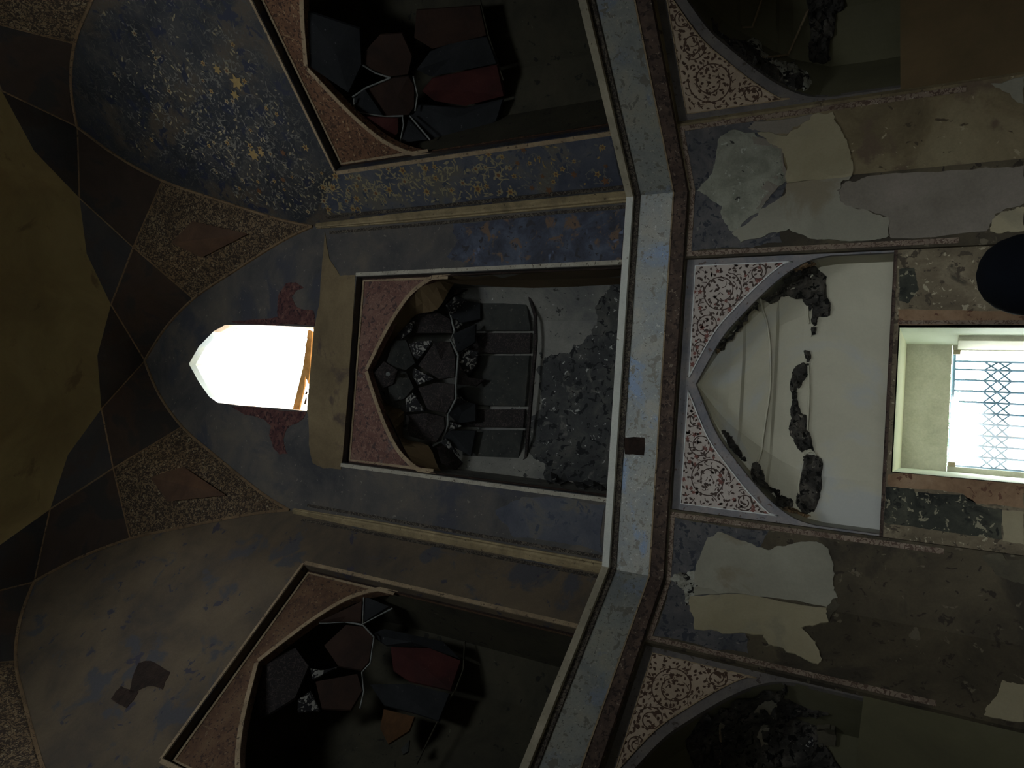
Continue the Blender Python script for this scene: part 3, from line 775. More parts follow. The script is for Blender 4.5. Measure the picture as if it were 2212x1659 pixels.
# ------------------------------------------------------------------ muqarnas inside the upper niches, placed by corner points with their own depths
def facet(w, pts, name, mat, parent, th=.02):
    """pts: (x, y, depth) corners; a slab standing proud by th"""
    q = [UP(w, *p) for p in pts]; n = AX[w][2]
    c = sum(q, Vector())/len(q); f = [c+(p-c)*.975-n*th for p in q]; m_ = len(q)
    mb = MB(); mb.add(f+q+[c-n*th*1.3], [(i, (i+1) % m_, 2*m_) for i in range(m_)]+[(i, i+m_, (i+1) % m_+m_, (i+1) % m_) for i in range(m_)])
    return mb.build(name, mat, parent)
def rib(w, pts, r, name, mat, parent): return MB().tube([UP(w, *p) for p in pts], r, 6).build(name, mat, parent)
nu0 = nupper[0][0]
# backing plan of the shaft
facet_d = .62
pan = [(612, 652, .55, .60, 1020, 1100), (655, 715, .60, .63, 1010, 1108), (719, 764, .64, .64, 1000, 1106), (768, 876, .64, .64, 985, 1104), (884, 922, .64, .64, 995, 1098), (929, 997, .63, .60, 1000, 1094), (1004, 1034, .60, .56, 1010, 1070)]
xr = lambda y: 1158-abs(y-735)*.02 if 684 <= y <= 735 else (1158-(684-y)*.32 if y < 684 else (1158-(y-735)*.085 if y < 990 else 1136-(y-990)*.85))
for n_, (ya_, yb_, da, db, xt, _) in enumerate(pan):
    facet(0, [(xt, ya_, da-.02), (xt, yb_, db-.02), (xr(yb_)-8, yb_+ (2 if n_ > 2 else 0), db), (xr(ya_)-8, ya_, da)], 'shaft_panel', ['cell_grey', 'cell_grey', 'cell_dark', 'cell_grey', 'cell_dark', 'cell_grey', 'cell_dark'][n_], nu0, .015)
rib(0, [(xr(y), y, dd) for y, dd in ((612, .54), (650, .57), (684, .6), (735, .6), (860, .6), (960, .6), (990, .6), (1036, .54))], .014, 'band_moulding', 'cell_dark', nu0)
rib(0, [(972, 676, .44), (982, 715, .40), (974, 735, .44), (990, 768, .36), (985, 830, .38), (985, 862, .36), (968, 895, .42), (968, 918, .38), (955, 950, .42), (935, 963, .42)], .009, 'tier_rib', 'cell_rib', nu0)
cells0 = [
    ('cell_white', [(985, 775, .40), (1010, 815, .5), (1030, 790, .52), (1035, 760, .52), (1000, 752, .46)][:5]),
    ('cell_white', [(988, 772, .40), (1022, 746, .5), (1010, 728, .5), (992, 740, .42)]),
    ('cell_navy', [(980, 722, .42), (990, 765, .40), (1028, 740, .5), (1030, 700, .52)]),
    ('cell_white', [(985, 690, .44), (1000, 700, .48), (985, 716, .42)]),
    ('cell_navy', [(975, 680, .44), (990, 700, .46), (1040, 690, .56), (1040, 655, .56), (1005, 650, .5)]),
    ('cell_white', [(965, 660, .42), (985, 640, .44), (1010, 648, .48), (975, 682, .44)]),
    ('cell_dark', [(975, 625, .40), (955, 665, .40), (985, 640, .46), (1012, 625, .5)]),
    ('cell_dark', [(990, 780, .40), (988, 830, .40), (1030, 835, .54), (1050, 820, .56), (1012, 815, .5)]),
    ('cell_white', [(988, 850, .4), (1012, 868, .5), (1000, 890, .48), (984, 875, .42)]),
    ('cell_navy', [(985, 862, .40), (970, 895, .42), (990, 915, .5), (1030, 910, .54), (1030, 872, .54)]),
    ('cell_white', [(972, 910, .40), (1000, 920, .46), (972, 932, .42)]),
    ('cell_navy', [(960, 945, .42), (972, 930, .42), (1030, 930, .54), (1020, 985, .52), (980, 965, .46)]),
    ('cell_white', [(952, 955, .40), (966, 946, .40), (995, 985, .46), (980, 975, .42)]),
    ('cell_dark', [(945, 965, .36), (965, 960, .42), (1000, 1000, .48), (985, 1016, .42), (955, 1000, .36)]),
    # big lobes of the middle tier
    ('cell_dark', [(895, 680, .26), (945, 672, .34), (975, 690, .42), (980, 720, .42), (900, 720, .3), (885, 700, .26)]),
    ('cell_dark', [(905, 790, .32), (940, 740, .34), (974, 738, .42), (986, 770, .38), (984, 815, .38), (950, 820, .36)]),
    ('cell_dark', [(905, 838, .32), (945, 826, .36), (984, 830, .38), (984, 862, .38), (966, 893, .40), (925, 885, .34)]),
    ('cell_dark', [(878, 896, .26), (925, 892, .32), (962, 900, .4), (964, 925, .38), (945, 955, .38), (912, 950, .32), (885, 942, .28)]),
    ('cell_white', [(882, 745, .26), (902, 738, .28), (938, 736, .32), (905, 778, .30), (890, 765, .28)]),
    ('cell_white', [(897, 795, .30), (940, 818, .34), (905, 832, .30), (893, 812, .29)]),
    ('cell_white', [(878, 862, .26), (895, 848, .29), (920, 888, .32), (880, 890, .27)]),
    ('cell_white', [(862, 720, .20), (898, 690, .24), (892, 715, .25), (868, 735, .22)]),
    # crown
    ('cell_grey', [(852, 735, .18), (880, 735, .24), (900, 785, .30), (880, 800, .28), (835, 790, .18)]),
    ('cell_grey', [(835, 795, .18), (880, 803, .28), (897, 838, .30), (876, 862, .25), (845, 870, .2)]),
    ('cell_dark', [(808, 808, .12), (832, 780, .16), (862, 800, .22), (852, 830, .2), (828, 840, .16)]),
]
for mt, pts in cells0: facet(0, pts, 'muqarnas_cell', mt, nu0, .014)
MB().tube([UP(0, 838, 808, .1), UP(0, 838, 808, .125)], .016, 10).build('crown_rosette', 'cell_rib', nu0)
# brown plastered soffit between the arch edge and the torn vault edge
inner = [(1340, 614), (1150, 622), (1000, 614), (978, 616), (945, 668), (898, 680), (868, 715), (845, 740), (806, 808), (836, 872), (873, 890), (872, 945), (925, 962), (948, 1012), (975, 1022), (1060, 1030), (1110, 1040)]
outer_ = [(1340, 582), (1150, 588), (960, 594), (925, 603), (907, 622), (873, 665), (851, 693), (828, 730), (791, 797), (830, 880), (848, 915), (862, 945), (875, 972), (892, 1000), (905, 1016), (1040, 1040), (1100, 1052)]
ii = catmull(inner, 3); oo = catmull(outer_, 3)
di = lambda k: .50 if k < 3 or k > len(ii)-4 else .22
MB().grid([[UP(0, *p, .055) for p in oo], [UP(0, *p, .055+(.5*((max(0, p[0]-960)/190)) if p[0] < 1150 else .5)*.5+.06) .lerp(UP(0, *q, .2), .5) if False else UP(0, (p[0]+q[0])/2, (p[1]+q[1])/2, (.14 if p[0] < 960 else min(.3, .14+(p[0]-960)*.001))) for p, q in zip(oo, ii)], [UP(0, *q, (.22 if q[0] < 960 else min(.5, .22+(q[0]-960)*.0018))) for q in ii]]).build('plaster_soffit', 'soffit', nu0)

S_u = Surf([nupper[0][1]])
crust(S_u, [(1156, 800), (1185, 770), (1230, 765), (1262, 735), (1290, 690), (1300, 640), (1320, 616), (1338, 614), (1345, 700), (1336, 850), (1328, 1000), (1320, 1062), (1250, 1055), (1185, 1046), (1175, 1000), (1150, 985), (1148, 900), (1170, 860)], 'soot_stain', 'soot_flaked', nu0, .004, 16, 4, 18, seed=77)
# right niche cells
nu1 = nupper[1][0]
cells1 = [
    ('cell_red', [(1077, 138, .50), (1092, 206, .50), (1007, 228, .46), (939, 217, .40), (912, 195, .36), (934, 168, .38)]),
    ('cell_navy', [(1055, 78, .52), (1076, 136, .50), (932, 165, .40), (900, 150, .36), (930, 110, .40), (980, 90, .46)]),
    ('cell_brown', [(1040, 10, .52), (1054, 75, .52), (935, 105, .42), (895, 80, .38), (900, 20, .40)]),
    ('cell_navy', [(1090, 212, .48), (1075, 260, .42), (1000, 300, .34), (925, 298, .30), (880, 250, .32), (900, 225, .36), (1007, 232, .44)]),
    ('cell_brown', [(844, 168, .30), (885, 163, .34), (897, 184, .35), (897, 230, .33), (885, 247, .3), (833, 250, .24), (790, 190, .22)]),
    ('cell_brown', [(784, 141, .24), (844, 165, .30), (884, 160, .34), (893, 120, .36), (871, 70, .36), (822, 73, .32), (787, 112, .26)]),
    ('cell_navy', [(764, 212, .16), (790, 190, .20), (830, 248, .22), (765, 240, .14)]),
    ('cell_red', [(778, 250, .12), (862, 254, .22), (862, 285, .2), (845, 306, .15)]),
    ('cell_navy', [(884, 255, .28), (925, 300, .24), (866, 308, .16)]),
    ('cell_navy', [(660, 20, .10), (780, 60, .24), (784, 138, .22), (755, 200, .14), (663, 138, .08)]),
    ('cell_brown', [(690, 90, .16), (745, 85, .22), (750, 150, .18), (700, 140, .14)]),
]
for mt, pts in cells1: facet(1, pts, 'muqarnas_cell', mt, nu1, .012)
for pts in ([(1030, -30, .52), (1055, 75, .52), (1088, 173, .50)], [(761, 210, .14), (790, 190, .20), (844, 168, .29)], [(765, 212, .13), (765, 241, .13), (832, 252, .22), (871, 250, .27)], [(784, 141, .22), (812, 158, .26), (844, 168, .29)], [(870, 252, .25), (872, 270, .22), (864, 309, .15)], [(885, 250, .27), (930, 303, .2)], [(893, 165, .34), (902, 205, .34), (897, 240, .3)]):
    rib(1, pts, .006, 'cell_rib', 'cell_rib' if pts[0][0] < 1000 else 'side_back', nu1)
# left niche cells
nul = nupper[-1][0]
cellsL = [
    ('cell_red', [(844, 1399, .32), (928, 1401, .38), (998, 1429, .44), (976, 1494, .44), (886, 1474, .40), (850, 1450, .36)]),
    ('cell_navy', [(800, 1372, .26), (830, 1360, .22), (960, 1388, .30), (996, 1425, .42), (928, 1398, .38), (835, 1396, .3)]),
    ('cell_navy', [(800, 1480, .36), (884, 1478, .40), (974, 1500, .46), (950, 1560, .48), (905, 1545, .46), (830, 1525, .42)]),
    ('cell_orange', [(830, 1533, .44), (898, 1550, .46), (886, 1581, .48), (840, 1610, .46), (822, 1575, .44)]),
    ('cell_brown', [(701, 1396, .20), (749, 1351, .16), (791, 1356, .20), (808, 1378, .24), (799, 1432, .30), (783, 1450, .32), (732, 1441, .28)]),
    ('cell_brown', [(682, 1474, .26), (774, 1457, .32), (785, 1494, .36), (760, 1536, .38), (696, 1533, .32)]),
    ('cell_white', [(673, 1494, .26), (645, 1513, .24), (645, 1541, .26), (693, 1536, .32)]),
    ('cell_white', [(676, 1470, .24), (733, 1442, .28), (700, 1450, .26), (672, 1446, .22)]),
    ('cell_navy', [(790, 1290, .10), (842, 1312, .14), (787, 1346, .16)]),
    ('cell_brown', [(690, 1345, .09), (784, 1300, .09), (782, 1345, .16), (740, 1345, .14)]),
    ('cell_dark', [(552, 1440, .10), (640, 1400, .16), (670, 1440, .22), (640, 1510, .24), (560, 1560, .20)]),
    ('cell_grey', [(868, 1620, .5), (886, 1600, .5), (884, 1625, .5), (872, 1632, .5)]),
]
for mt, pts in cellsL: facet(-1, pts, 'muqarnas_cell', mt, nul, .012)
for pts in ([(1004, 1385, .42), (1001, 1446, .45), (984, 1491, .46), (965, 1519, .48), (930, 1590, .5), (900, 1651, .52)], [(786, 1285, .08), (784, 1348, .15), (848, 1314, .13)], [(690, 1346, .10), (745, 1343, .14), (784, 1350, .16), (808, 1376, .22), (800, 1432, .29), (782, 1452, .31), (786, 1494, .34), (778, 1530, .36)]):
    rib(-1, pts, .006, 'cell_rib', 'cell_rib' if pts[0][0] < 900 else 'side_back', nul)

# ------------------------------------------------------------------ lower centre niche: infill wall, scars, window
nl0 = nlower[0][0]
DI = .052
TOPZ = U(0, 1932, 545, DI)[1]
def ow(x, y): return U(0, x, y, DI)
wo = rect(ow(1940, 703)[0], ow(1927, 1020)[0], -Z0+.9, (ow(1940, 703)[1]+ow(1927, 1020)[1])/2)
OZ = wo[2][1]; OS0, OS1 = wo[0][0], wo[1][0]
inf = slab(MB(), 0, rect(LS0-.01, LS1+.01, -Z0, TOPZ), [wo], .030, .10).build('infill_wall', 'fresco_green', w0)
strip(0, [(LS0, TOPZ-.008), (LS1, TOPZ-.008)], .016, .026, .006).build('edge_line', 'rust', w0)
for q, mt in (([(1912, 1052), (1975, 1057), (1975, 1062), (2080, 1068), (2110, 1090), (2165, 1100), (2165, 1165), (2050, 1150), (1985, 1140), (1908, 1128)], 'fresco_black'),
              ([(1938, 1022), (2212, 1046), (2212, 1098), (2110, 1088), (2080, 1066), (1975, 1056), (1918, 1048), (1920, 1024)], 'fresco_rust'),
              ([(2165, 1102), (2212, 1106), (2212, 1176), (2166, 1168)], 'patch_cream'),
              ([(1942, 582), (1975, 578), (1985, 625), (1962, 655), (1942, 650)], 'fresco_black'),
              ([(1940, 668), (2212, 672), (2212, 702), (1940, 702)], 'fresco_rust')):
    slab(MB(), 0, jag([U(0, x, y, .029) for x, y in q], .006, 3), (), .0275, .003).build('fresco_patch', mt, w0)
strip(0, [(OS0-.012, -.6), (OS0-.012, OZ+.0), ], .018, .026, .003).build('scroll_border', 'lace', w0)
S_n = Surf([nlower[0][1]])
scars = [
    ('char', [(1626, 640), (1648, 645), (1663, 655), (1678, 650), (1690, 640), (1705, 640), (1733, 645), (1745, 662), (1750, 672), (1757, 655), (1752, 690), (1757, 706), (1765, 700), (1768, 684), (1793, 682), (1794, 660), (1786, 640), (1786, 598), (1766, 580), (1752, 572), (1720, 582), (1690, 596), (1668, 612), (1650, 622), (1638, 630)]),
    ('char', [(1532, 776), (1548, 762), (1562, 750), (1572, 730), (1590, 712), (1606, 690), (1620, 668), (1634, 664), (1636, 652), (1626, 654), (1606, 672), (1590, 690), (1572, 712), (1556, 736), (1540, 756)]),
    ('char', [(1732, 784), (1748, 786), (1746, 810), (1732, 832), (1722, 838), (1722, 852), (1724, 872), (1730, 892), (1742, 898), (1743, 930), (1752, 944), (1762, 982), (1752, 970), (1740, 972), (1730, 976), (1718, 960), (1706, 938), (1704, 920), (1710, 904), (1708, 880), (1710, 858), (1706, 840), (1710, 812), (1716, 795)]),
    ('char', [(1740, 978), (1765, 984), (1774, 990), (1775, 1020), (1776, 1052), (1768, 1082), (1758, 1106), (1738, 1112), (1722, 1094), (1720, 1072), (1726, 1050), (1728, 1020), (1734, 996)]),
    ('char', [(1558, 930), (1572, 936), (1580, 950), (1592, 968), (1602, 988), (1612, 996), (1600, 992), (1582, 972), (1570, 956)]),
    ('char', [(1624, 1002), (1634, 1000), (1644, 1020), (1652, 1042), (1668, 1056), (1684, 1060), (1684, 1072), (1702, 1078), (1712, 1082), (1710, 1096), (1690, 1098), (1668, 1088), (1648, 1068), (1632, 1046), (1622, 1026)]),
    ('char', [(1736, 758), (1750, 758), (1750, 778), (1742, 782), (1738, 770)]),
    ('char', [(1752, 706), (1766, 708), (1762, 722), (1752, 728)]),
    ('tan_edge', [(1560, 750), (1545, 762), (1530, 782), (1524, 788), (1530, 772), (1545, 748), (1560, 726), (1575, 708), (1568, 730)]),
    ('tan_edge', [(1640, 632), (1660, 616), (1690, 594), (1724, 578), (1750, 562), (1762, 568), (1735, 576), (1700, 592), (1668, 614), (1648, 632)]),
    ('tan_edge', [(1690, 1100), (1712, 1098), (1740, 1112), (1752, 1116), (1735, 1116), (1710, 1108)]),
]
for n_, (mt, q) in enumerate(scars):
    crust(S_n, q, 'ragged_scar', mt, nl0, .012, 3.0, 3, 9, seed=n_+3, lump=.028 if mt == 'char' else .008)
# white broken lips of the old cells
for q in ([(1688, 622), (1712, 622), (1730, 618), (1748, 600), (1762, 584)], [(1746, 640), (1744, 672), (1748, 700)], [(1728, 1075), (1724, 1055), (1730, 1020), (1740, 978)], [(1740, 980), (1752, 974), (1764, 984)], [(1640, 644), (1646, 668), (1655, 694), (1662, 740), (1664, 800), (1662, 850), (1654, 900), (1648, 945), (1642, 980), (1634, 1000)], [(1746, 790), (1748, 850), (1744, 930)]):
    pts = [S_n.hit(*p) for p in catmull(q, 3)]
    pts = [h[0]+h[1]*.012 for h in pts if h]
    if len(pts) > 2: MB().tube(pts, .006, 6).build('plaster_lip', 'cream', nl0, smooth=True)

# the side lower niches: scars and losses
S_r = Surf([nlower[1][1]]); S_q = Surf([nlower[-1][1]])
for n_, (mt, q) in enumerate([
    ('char', [(1745, -20), (1815, -20), (1822, 18), (1804, 30), (1800, 80), (1790, 100), (1794, 130), (1774, 138), (1748, 130), (1745, 100), (1750, 60), (1746, 30)]),
    ('char', [(1535, 40), (1548, 70), (1572, 88), (1600, 92), (1618, 100), (1640, 122), (1665, 140), (1700, 160), (1730, 165), (1745, 190), (1720, 195), (1690, 180), (1650, 162), (1610, 132), (1575, 100), (1545, 75)]),
    ('char_pale', [(1612, 92), (1632, 88), (1645, 112), (1668, 136), (1695, 140), (1715, 136), (1722, 150), (1745, 165), (1752, 185), (1735, 196), (1712, 176), (1690, 172), (1660, 150), (1632, 125), (1616, 108)])]):
    crust(S_r, q, 'ragged_scar', mt, nlower[1][0], .012, 4, 3, 10, seed=n_+30, lump=.02)
for n_, (mt, q) in enumerate([
    ('char', [(1548, 1510), (1600, 1470), (1640, 1462), (1690, 1470), (1700, 1490), (1690, 1510), (1720, 1520), (1790, 1540), (1740, 1545), (1700, 1545), (1770, 1570), (1790, 1620), (1815, 1659), (1500, 1659), (1480, 1600)]),
    ('patch_grey', [(1625, 1530), (1650, 1505), (1675, 1510), (1668, 1535), (1640, 1538)]),
    ('patch_grey', [(1638, 1545), (1662, 1548), (1658, 1605), (1642, 1612), (1632, 1590)]),
    ('patch_grey', [(1550, 1545), (1565, 1545), (1560, 1565), (1548, 1570)]),
    ('cell_white', [(1735, 1590), (1755, 1585), (1760, 1610), (1745, 1618)]),
    ('patch_dark', [(1765, 1566), (1804, 1568), (1806, 1610), (1770, 1612)])]):
    crust(S_q, q, 'ragged_scar', mt, nlower[-1][0], .012 if n_ == 0 else .022, 4, 3, 12, seed=n_+50, lump=.02 if n_ == 0 else 0)
# pale cell ridges in the right lower niche
for w, q in ((1, [(1600, 62), (1622, 60), (1640, 10), (1650, -20)]), (1, [(1640, 130), (1700, 120), (1745, 20)]), (-1, [(1545, 1510), (1550, 1560), (1554, 1600), (1552, 1650)])):
    S_ = S_r if w == 1 else S_q
    pts = [S_.hit(*p) for p in q]; pts = [h[0]+h[1]*.012 for h in pts if h]
    if len(pts) > 1: MB().tube(pts, .006, 5).build('plaster_lip', 'stripe', nlower[w][0])

# infill of the side lower niches: plain lower part behind a step
for w, x, y in ((1, 1945, 175), (-1, 1866, 1500)):
    z_ = U(w, x, y, .03)[1]
    slab(MB(), w, rect(LS0-.01, LS1+.01, -Z0, z_), (), .030, .04).build('infill_wall', 'soffit' if w == 1 else 'olive_plaster', walls[w])

# ------------------------------------------------------------------ repairs and losses on the folded wall panels either side
lows = {i: [c for c in walls[i].children if c.name.startswith('lower_wall')][0] for i in (-1, 0, 1)}
S_w = Surf([lows[-1], lows[0], lows[1]])
reps = [
    (1, 'patch_rough', [(1505, 412), (1530, 385), (1545, 350), (1552, 300), (1580, 280), (1630, 285), (1655, 300), (1690, 320), (1700, 370), (1695, 395), (1660, 425), (1640, 460), (1600, 490), (1585, 500), (1565, 480), (1560, 445), (1530, 425)], .006),
    (1, 'patch_mauve', [(1600, 288), (1650, 298), (1692, 318), (1700, 370), (1692, 396), (1650, 440), (1622, 462), (1610, 420), (1630, 380), (1612, 330)], .007),
    (1, 'patch_cream', [(1636, 285), (1700, 292), (1730, 268), (1760, 245), (1800, 240), (1812, 270), (1830, 300), (1838, 340), (1842, 378), (1838, 382), (1700, 396), (1700, 350), (1690, 320), (1660, 305)], .009),
    (0, 'patch_grey', [(1700, 397), (1842, 380), (1820, 392), (1808, 412), (1815, 435), (1850, 452), (1900, 465), (1920, 470), (1920, 510), (1880, 520), (1800, 518), (1740, 510), (1705, 495), (1660, 505), (1600, 525), (1582, 505), (1620, 480), (1640, 455), (1690, 425)], .009),
    (1, 'patch_mauve', [(1630, 262), (1760, 246), (1730, 268), (1700, 288), (1650, 284), (1615, 275)], .005),
    (0, 'patch_cream', [(2140, 490), (2150, 468), (2180, 455), (2212, 448), (2212, 500), (2160, 505), (2138, 500)], .006),
    (1, 'patch_grey', [(2140, 180), (2212, 165), (2212, 225), (2180, 200)], .006),
    (0, 'patch_mauve', [(1808, 412), (1830, 392), (1880, 380), (2000, 372), (2130, 362), (2212, 358), (2212, 440), (2150, 462), (2130, 500), (1925, 515), (1920, 470), (1850, 450), (1815, 435)], .004),
    (0, 'patch_grey', [(1500, 1240), (1530, 1160), (1552, 1148), (1610, 1168), (1660, 1188), (1690, 1180), (1760, 1170), (1790, 1185), (1800, 1215), (1800, 1262), (1810, 1290), (1786, 1310), (1640, 1288), (1500, 1288), (1490, 1260)], .008),
    (-1, 'patch_cream', [(1492, 1290), (1640, 1288), (1786, 1312), (1790, 1345), (1730, 1358), (1750, 1378), (1765, 1400), (1776, 1426), (1760, 1434), (1700, 1410), (1660, 1392), (1650, 1372), (1560, 1370), (1500, 1360), (1490, 1320)], .008),
    (0, 'char_pale', [(1446, 1250), (1470, 1235), (1500, 1232), (1515, 1262), (1510, 1285), (1482, 1310), (1480, 1285), (1462, 1262)], .006),
    (-1, 'patch_dark', [(1786, 1310), (1800, 1260), (1805, 1290), (1815, 1305), (1790, 1345), (1780, 1342)], .004),
    (-1, 'patch_dark', [(2212, 1190), (2120, 1200), (2150, 1240), (2212, 1262)], .004),
    (-1, 'patch_cream', [(2140, 1520), (2165, 1470), (2212, 1480), (2212, 1560), (2125, 1545)], .005),
]
for n_, (w, mt, q, off) in enumerate(reps):
    crust(S_w, q, 'plaster_patch', mt, walls[w], off, 5, 3, 26, seed=n_+80, lump=.006 if mt == 'patch_rough' else 0)

# ------------------------------------------------------------------ window_1: small arched window high in the centre wall
win1 = empty('window_1', P(0, MC, 4.15), kind='structure')
wl_ = [tuple(p) for p in WIN]
# outward splayed reveal, sides in raw wood
sides_ = {'near': wl_[0:4], 'far': wl_[8:12], 'head': wl_[3:9]}
for k, pts in sides_.items():
    mt = 'wood_tan' if k != 'head' else 'reveal'
    MB().grid([[P(0, *p, 0) for p in pts], [P(0, *p, .16) for p in pts]]).build('window_jamb' if k != 'head' else 'arched_head', mt, win1)
MB().box(P(0, wl_[-1][0]+.0, wl_[-1][1]-.03, -.002), P(0, wl_[0][0], wl_[0][1], 0)-P(0, wl_[-1][0], wl_[-1][1], 0), Vector((0, .17, 0)), Vector((0, 0, .03))).build('window_sill', 'wood_tan', win1)
slab(MB(), 0, wl_, (), .15, .0, False).build('window_pane', 'glass', win1)
bd = [U(0, x, y, .13) for x, y in ((676, 716), (668, 712), (656, 795), (634, 884), (648, 886), (660, 832), (661, 812), (668, 830), (671, 800))]
slab(MB(), 0, bd, (), .12, .015).build('slanting_board', 'wood_tan', win1)
for y0, y1, x0 in ((715, 730, 668), (738, 748, 665), (752, 775, 664), (846, 852, 664), (858, 874, 662)):
    pl = jag([U(0, x, y, .14) for x, y in ((x0, y0), (x0-3, y1), (x0-7, y1), (x0-4, y0))], .003, 2)
    slab(MB(), 0, pl, (), .145, .004).build('paint_drip', 'hole', win1)

# ------------------------------------------------------------------ window_2: deep barred window below
win2 = empty('window_2', P(0, (OS0+OS1)/2, -.75), kind='structure')
DW = .86; ZSILL = -Z0+.9
mb = MB(); mb.quad(P(0, OS0, ZSILL, .03), P(0, OS0, OZ, .03), P(0, OS0, OZ, DW+.2), P(0, OS0, ZSILL, DW+.2)); mb.build('window_reveal', 'reveal', win2)
mb = MB(); mb.quad(P(0, OS1, ZSILL, .03), P(0, OS1, OZ, .03), P(0, OS1, OZ, DW+.2), P(0, OS1, ZSILL, DW+.2)); mb.build('window_reveal', 'reveal', win2)
mb = MB(); mb.quad(P(0, OS0, OZ, .03), P(0, OS1, OZ, .03), P(0, OS1, OZ, DW+.2), P(0, OS0, OZ, DW+.2)); mb.build('window_soffit', 'soffit_white', win2)
mb = MB(); mb.quad(P(0, OS0, ZSILL, .03), P(0, OS1, ZSILL, .03), P(0, OS1, ZSILL, DW+.2), P(0, OS0, ZSILL, DW+.2)); mb.build('window_sill', 'reveal', win2)
def wbox(s0, s1, z0, z1, d0, d1):
    return MB().box(P(0, s0, z0, d0), P(0, s1, z0, d0)-P(0, s0, z0, d0), P(0, s0, z0, d1)-P(0, s0, z0, d0), Vector((0, 0, z1-z0)))
FT = U(0, 2038, 890, DW)[1]                    # top of the wooden frame
wbox(OS0, OS1, FT-.028, OZ, DW-.012, DW+.06).build('window_frame', 'wood_pale', win2)
wbox(OS0, OS0+.03, ZSILL, FT-.03, DW, DW+.06).build('window_frame', 'wood_pale', win2)
wbox(OS1-.03, OS1, ZSILL, FT-.03, DW, DW+.06).build('window_frame', 'wood_pale', win2)
wbox(OS0+.03, OS1-.03, ZSILL, FT-.035, DW+.028, DW+.032).build('window_pane', 'glass', win2)
for s in (OS0+.03, OS1-.055): wbox(s, s+.025, FT-.07, FT-.035, DW-.012, DW).build('hinge', 'brass', win2)
wbox(OS0+.0, OS0+.028, ZSILL, U(0, 2070, 738, DW-.3)[1], .42, DW-.02).build('shutter', 'wood_pale', win2)
DG = DW+.12
gb_ = []
ys = [782, 800, 823, 847, 871, 895, 918, 943, 966, 990, 1013]
zt = U(0, 2056, 890, DG)[1]
MB().tube([P(0, OS0+.02, zt, DG), P(0, OS1-.02, zt, DG)], .010, 6).build('grille_rail', 'iron', win2)
ss = [U(0, 2150, y, DG)[0] for y in ys]
for s in ss: MB().tube([P(0, s, ZSILL, DG), P(0, s, zt, DG)], .0062, 5).build('grille_bar', 'iron', win2)
zhi = U(0, 2122, 890, DG)[1]; zlo = U(0, 2182, 890, DG)[1]; zm = (zhi+zlo)/2
def diamonds(zlo, zhi):
    zm = (zlo+zhi)/2
    for k in range(len(ss)-1):
        a, b = ss[k], ss[k+1]
        for (p, q) in (((a, zhi), (b, zm)), ((b, zhi), (a, zm)), ((a, zm), (b, zlo)), ((b, zm), (a, zlo))):
            MB().tube([P(0, p[0], p[1], DG+.008), P(0, q[0], q[1], DG+.008)], .0055, 5).build('grille_lattice', 'iron', win2)
diamonds(zlo, zhi)
diamonds(zlo-.42, zhi-.42)

# ------------------------------------------------------------------ outside: paving and two garden trees beyond the window
MB().box(Vector((-60, -60, -.32)), Vector((120, 0, 0)), Vector((0, 120, 0)), Vector((0, 0, .2))).build('garden_ground', 'ground_out', None, kind='structure')
def tree(base, H, name, label, seed):
    r = random.Random(seed); t = empty(name, base, label, 'tree', 'garden trees seen through the barred window')
    tp = base+Vector((0, 0, H*.55))
    MB().tube([base, base+Vector((.05, 0, H*.3)), tp], .09, 8, rad=[.13, .1, .07]).build('trunk', 'bark', t)
    for k in range(3): MB().tube([tp-Vector((0, 0, .3)), tp+Vector((r.uniform(-.7, .7), r.uniform(-.5, .5), H*.25))], .03, 5).build('branch', 'bark', t)
    mb = MB()
    for k in range(900):
        a = r.uniform(0, 6.28); b = r.gauss(0, 1); c = tp+Vector((math.cos(a)*r.uniform(0, 1), math.sin(a)*r.uniform(0, .8), H*.15+b*H*.13))
        u = Vector((r.uniform(-1, 1), r.uniform(-1, 1), r.uniform(-1, 1))).normalized()*.07; v = u.orthogonal().normalized()*.035
        mb.add([c-u, c+v, c+u, c-v], [(0, 1, 2, 3)])
    mb.build('foliage', 'leaf', t, kind='stuff')
tree(Vector((1.9, 9.5, -.12)), 2.6, 'garden_tree', 'pale green garden tree seen through the upper right of the barred window', 3)
tree(Vector((-.1, 13.0, -.12)), 2.9, 'garden_tree', 'smaller pale tree farther off behind the barred window', 5)

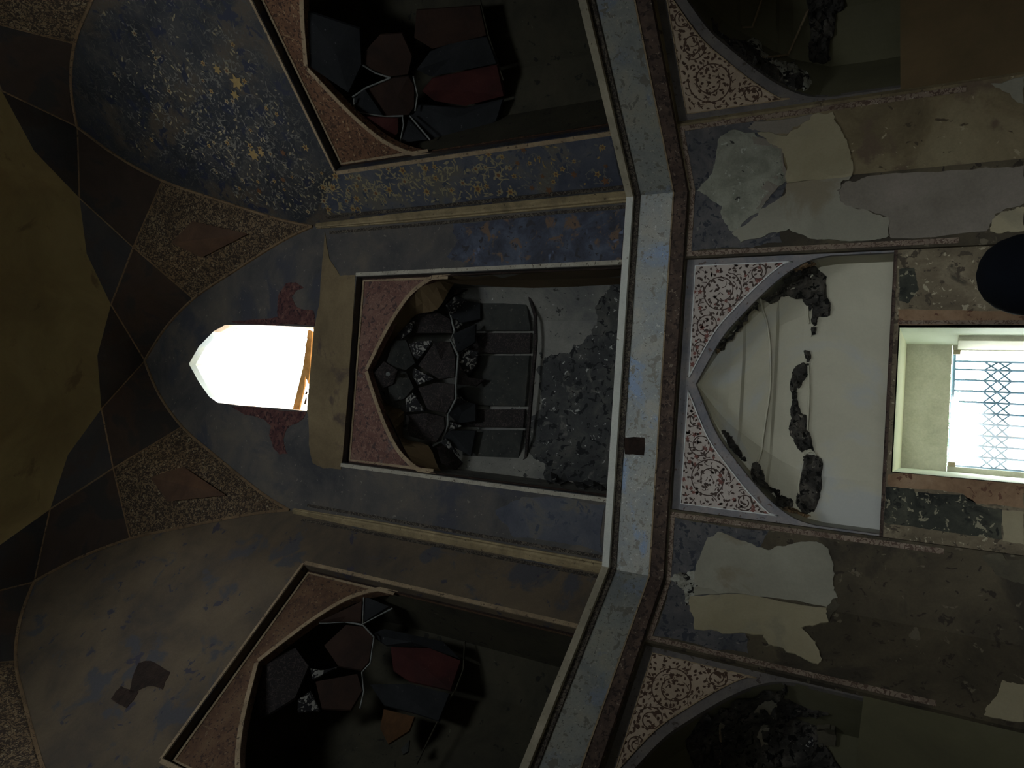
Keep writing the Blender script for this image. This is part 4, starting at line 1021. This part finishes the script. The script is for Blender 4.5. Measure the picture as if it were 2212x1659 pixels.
# ------------------------------------------------------------------ the person whose covered head rises into the picture
hd = ray(2112, 596); hd = hd/hd.y*2.15; top = CAM+hd
px_, py_ = top.x, top.y; HT = top.z+.004
person = empty('person', Vector((px_, py_, 0)), 'person in black navy headscarf and coat, seen from behind in front of the barred window', 'person')
def skin_body():
    k = HT/1.63
    J = {'pel': (0, 0, .90), 'sp': (0, 0, 1.08), 'ch': (0, .01, 1.24), 'nk': (0, 0, 1.36), 'hb': (0, .01, 1.44), 'ht': (0, .0, 1.54)}
    R0 = {'pel': .14, 'sp': .12, 'ch': .13, 'nk': .05, 'hb': .075, 'ht': .075}
    E = [('pel', 'sp'), ('sp', 'ch'), ('ch', 'nk'), ('nk', 'hb'), ('hb', 'ht')]
    for s, n in ((-1, 'l'), (1, 'r')):
        J.update({'sh'+n: (s*.16, 0, 1.31), 'el'+n: (s*.21, -.01, 1.05), 'wr'+n: (s*.20, .08, .84), 'ha'+n: (s*.19, .10, .77),
                  'hp'+n: (s*.09, 0, .84), 'kn'+n: (s*.10, .02, .47), 'an'+n: (s*.10, 0, .09), 'to'+n: (s*.11, .15, .04)})
        R0.update({'sh'+n: .055, 'el'+n: .042, 'wr'+n: .028, 'ha'+n: .03, 'hp'+n: .09, 'kn'+n: .058, 'an'+n: .038, 'to'+n: .035})
        E += [('ch', 'sh'+n), ('sh'+n, 'el'+n), ('el'+n, 'wr'+n), ('wr'+n, 'ha'+n), ('pel', 'hp'+n), ('hp'+n, 'kn'+n), ('kn'+n, 'an'+n), ('an'+n, 'to'+n)]
        for f in range(4):
            J['f%d%s' % (f, n)] = (s*(.175+.012*f), .115+.0*f, .715-.006*(f in (1, 2))); R0['f%d%s' % (f, n)] = .008; E.append(('ha'+n, 'f%d%s' % (f, n)))
        J['th'+n] = (s*.155, .125, .765); R0['th'+n] = .009; E.append(('ha'+n, 'th'+n))
    names = list(J); me = bpy.data.meshes.new('body')
    me.from_pydata([Vector(J[n])*k for n in names], [(names.index(a), names.index(b)) for a, b in E], [])
    o = bpy.data.objects.new('body', me); COL.objects.link(o); o.parent = person
    md = o.modifiers.new('skin', 'SKIN')
    for i, n in enumerate(names):
        me.skin_vertices[0].data[i].radius = (R0[n]*k, R0[n]*k); me.skin_vertices[0].data[i].use_root = (n == 'pel')
    o.modifiers.new('sub', 'SUBSURF').levels = 1
    me.materials.append(G['skin']); return o
skin_body()
def loft(secs, name, mat, n=36, fold=0):
    rows = []
    for (z, rx, ry, oy) in secs:
        row = []
        for j in range(n):
            a = 2*PI*j/n; f = 1+fold*(.5+.5*math.cos(a*9))*max(0, (1.2-z))
            row.append(Vector((px_+rx*f*math.cos(a), py_+oy+ry*f*math.sin(a), z)))
        rows.append(row)
    mb = MB().grid(rows, close=True); k = len(mb.v)
    return mb.build(name, mat, person, smooth=True)
H = HT
loft([(H, .004, .004, -.005), (H-.006, .035, .038, -.005), (H-.02, .060, .066, -.005), (H-.045, .082, .09, -.003), (H-.08, .096, .104, 0), (H-.13, .103, .112, .002), (H-.18, .104, .112, .002), (H-.23, .098, .104, 0), (H-.28, .115, .11, -.005), (H-.33, .16, .125, -.005), (H-.38, .205, .135, 0), (H-.5, .235, .15, 0)], 'headscarf', 'navy_cloth')
loft([(H-.34, .14, .10, 0), (H-.40, .21, .125, 0), (H-.6, .235, .15, 0), (H-.85, .24, .17, 0), (.6, .27, .2, 0), (.3, .3, .23, 0), (.08, .32, .25, 0)], 'long_coat', 'navy_cloth', fold=.05)
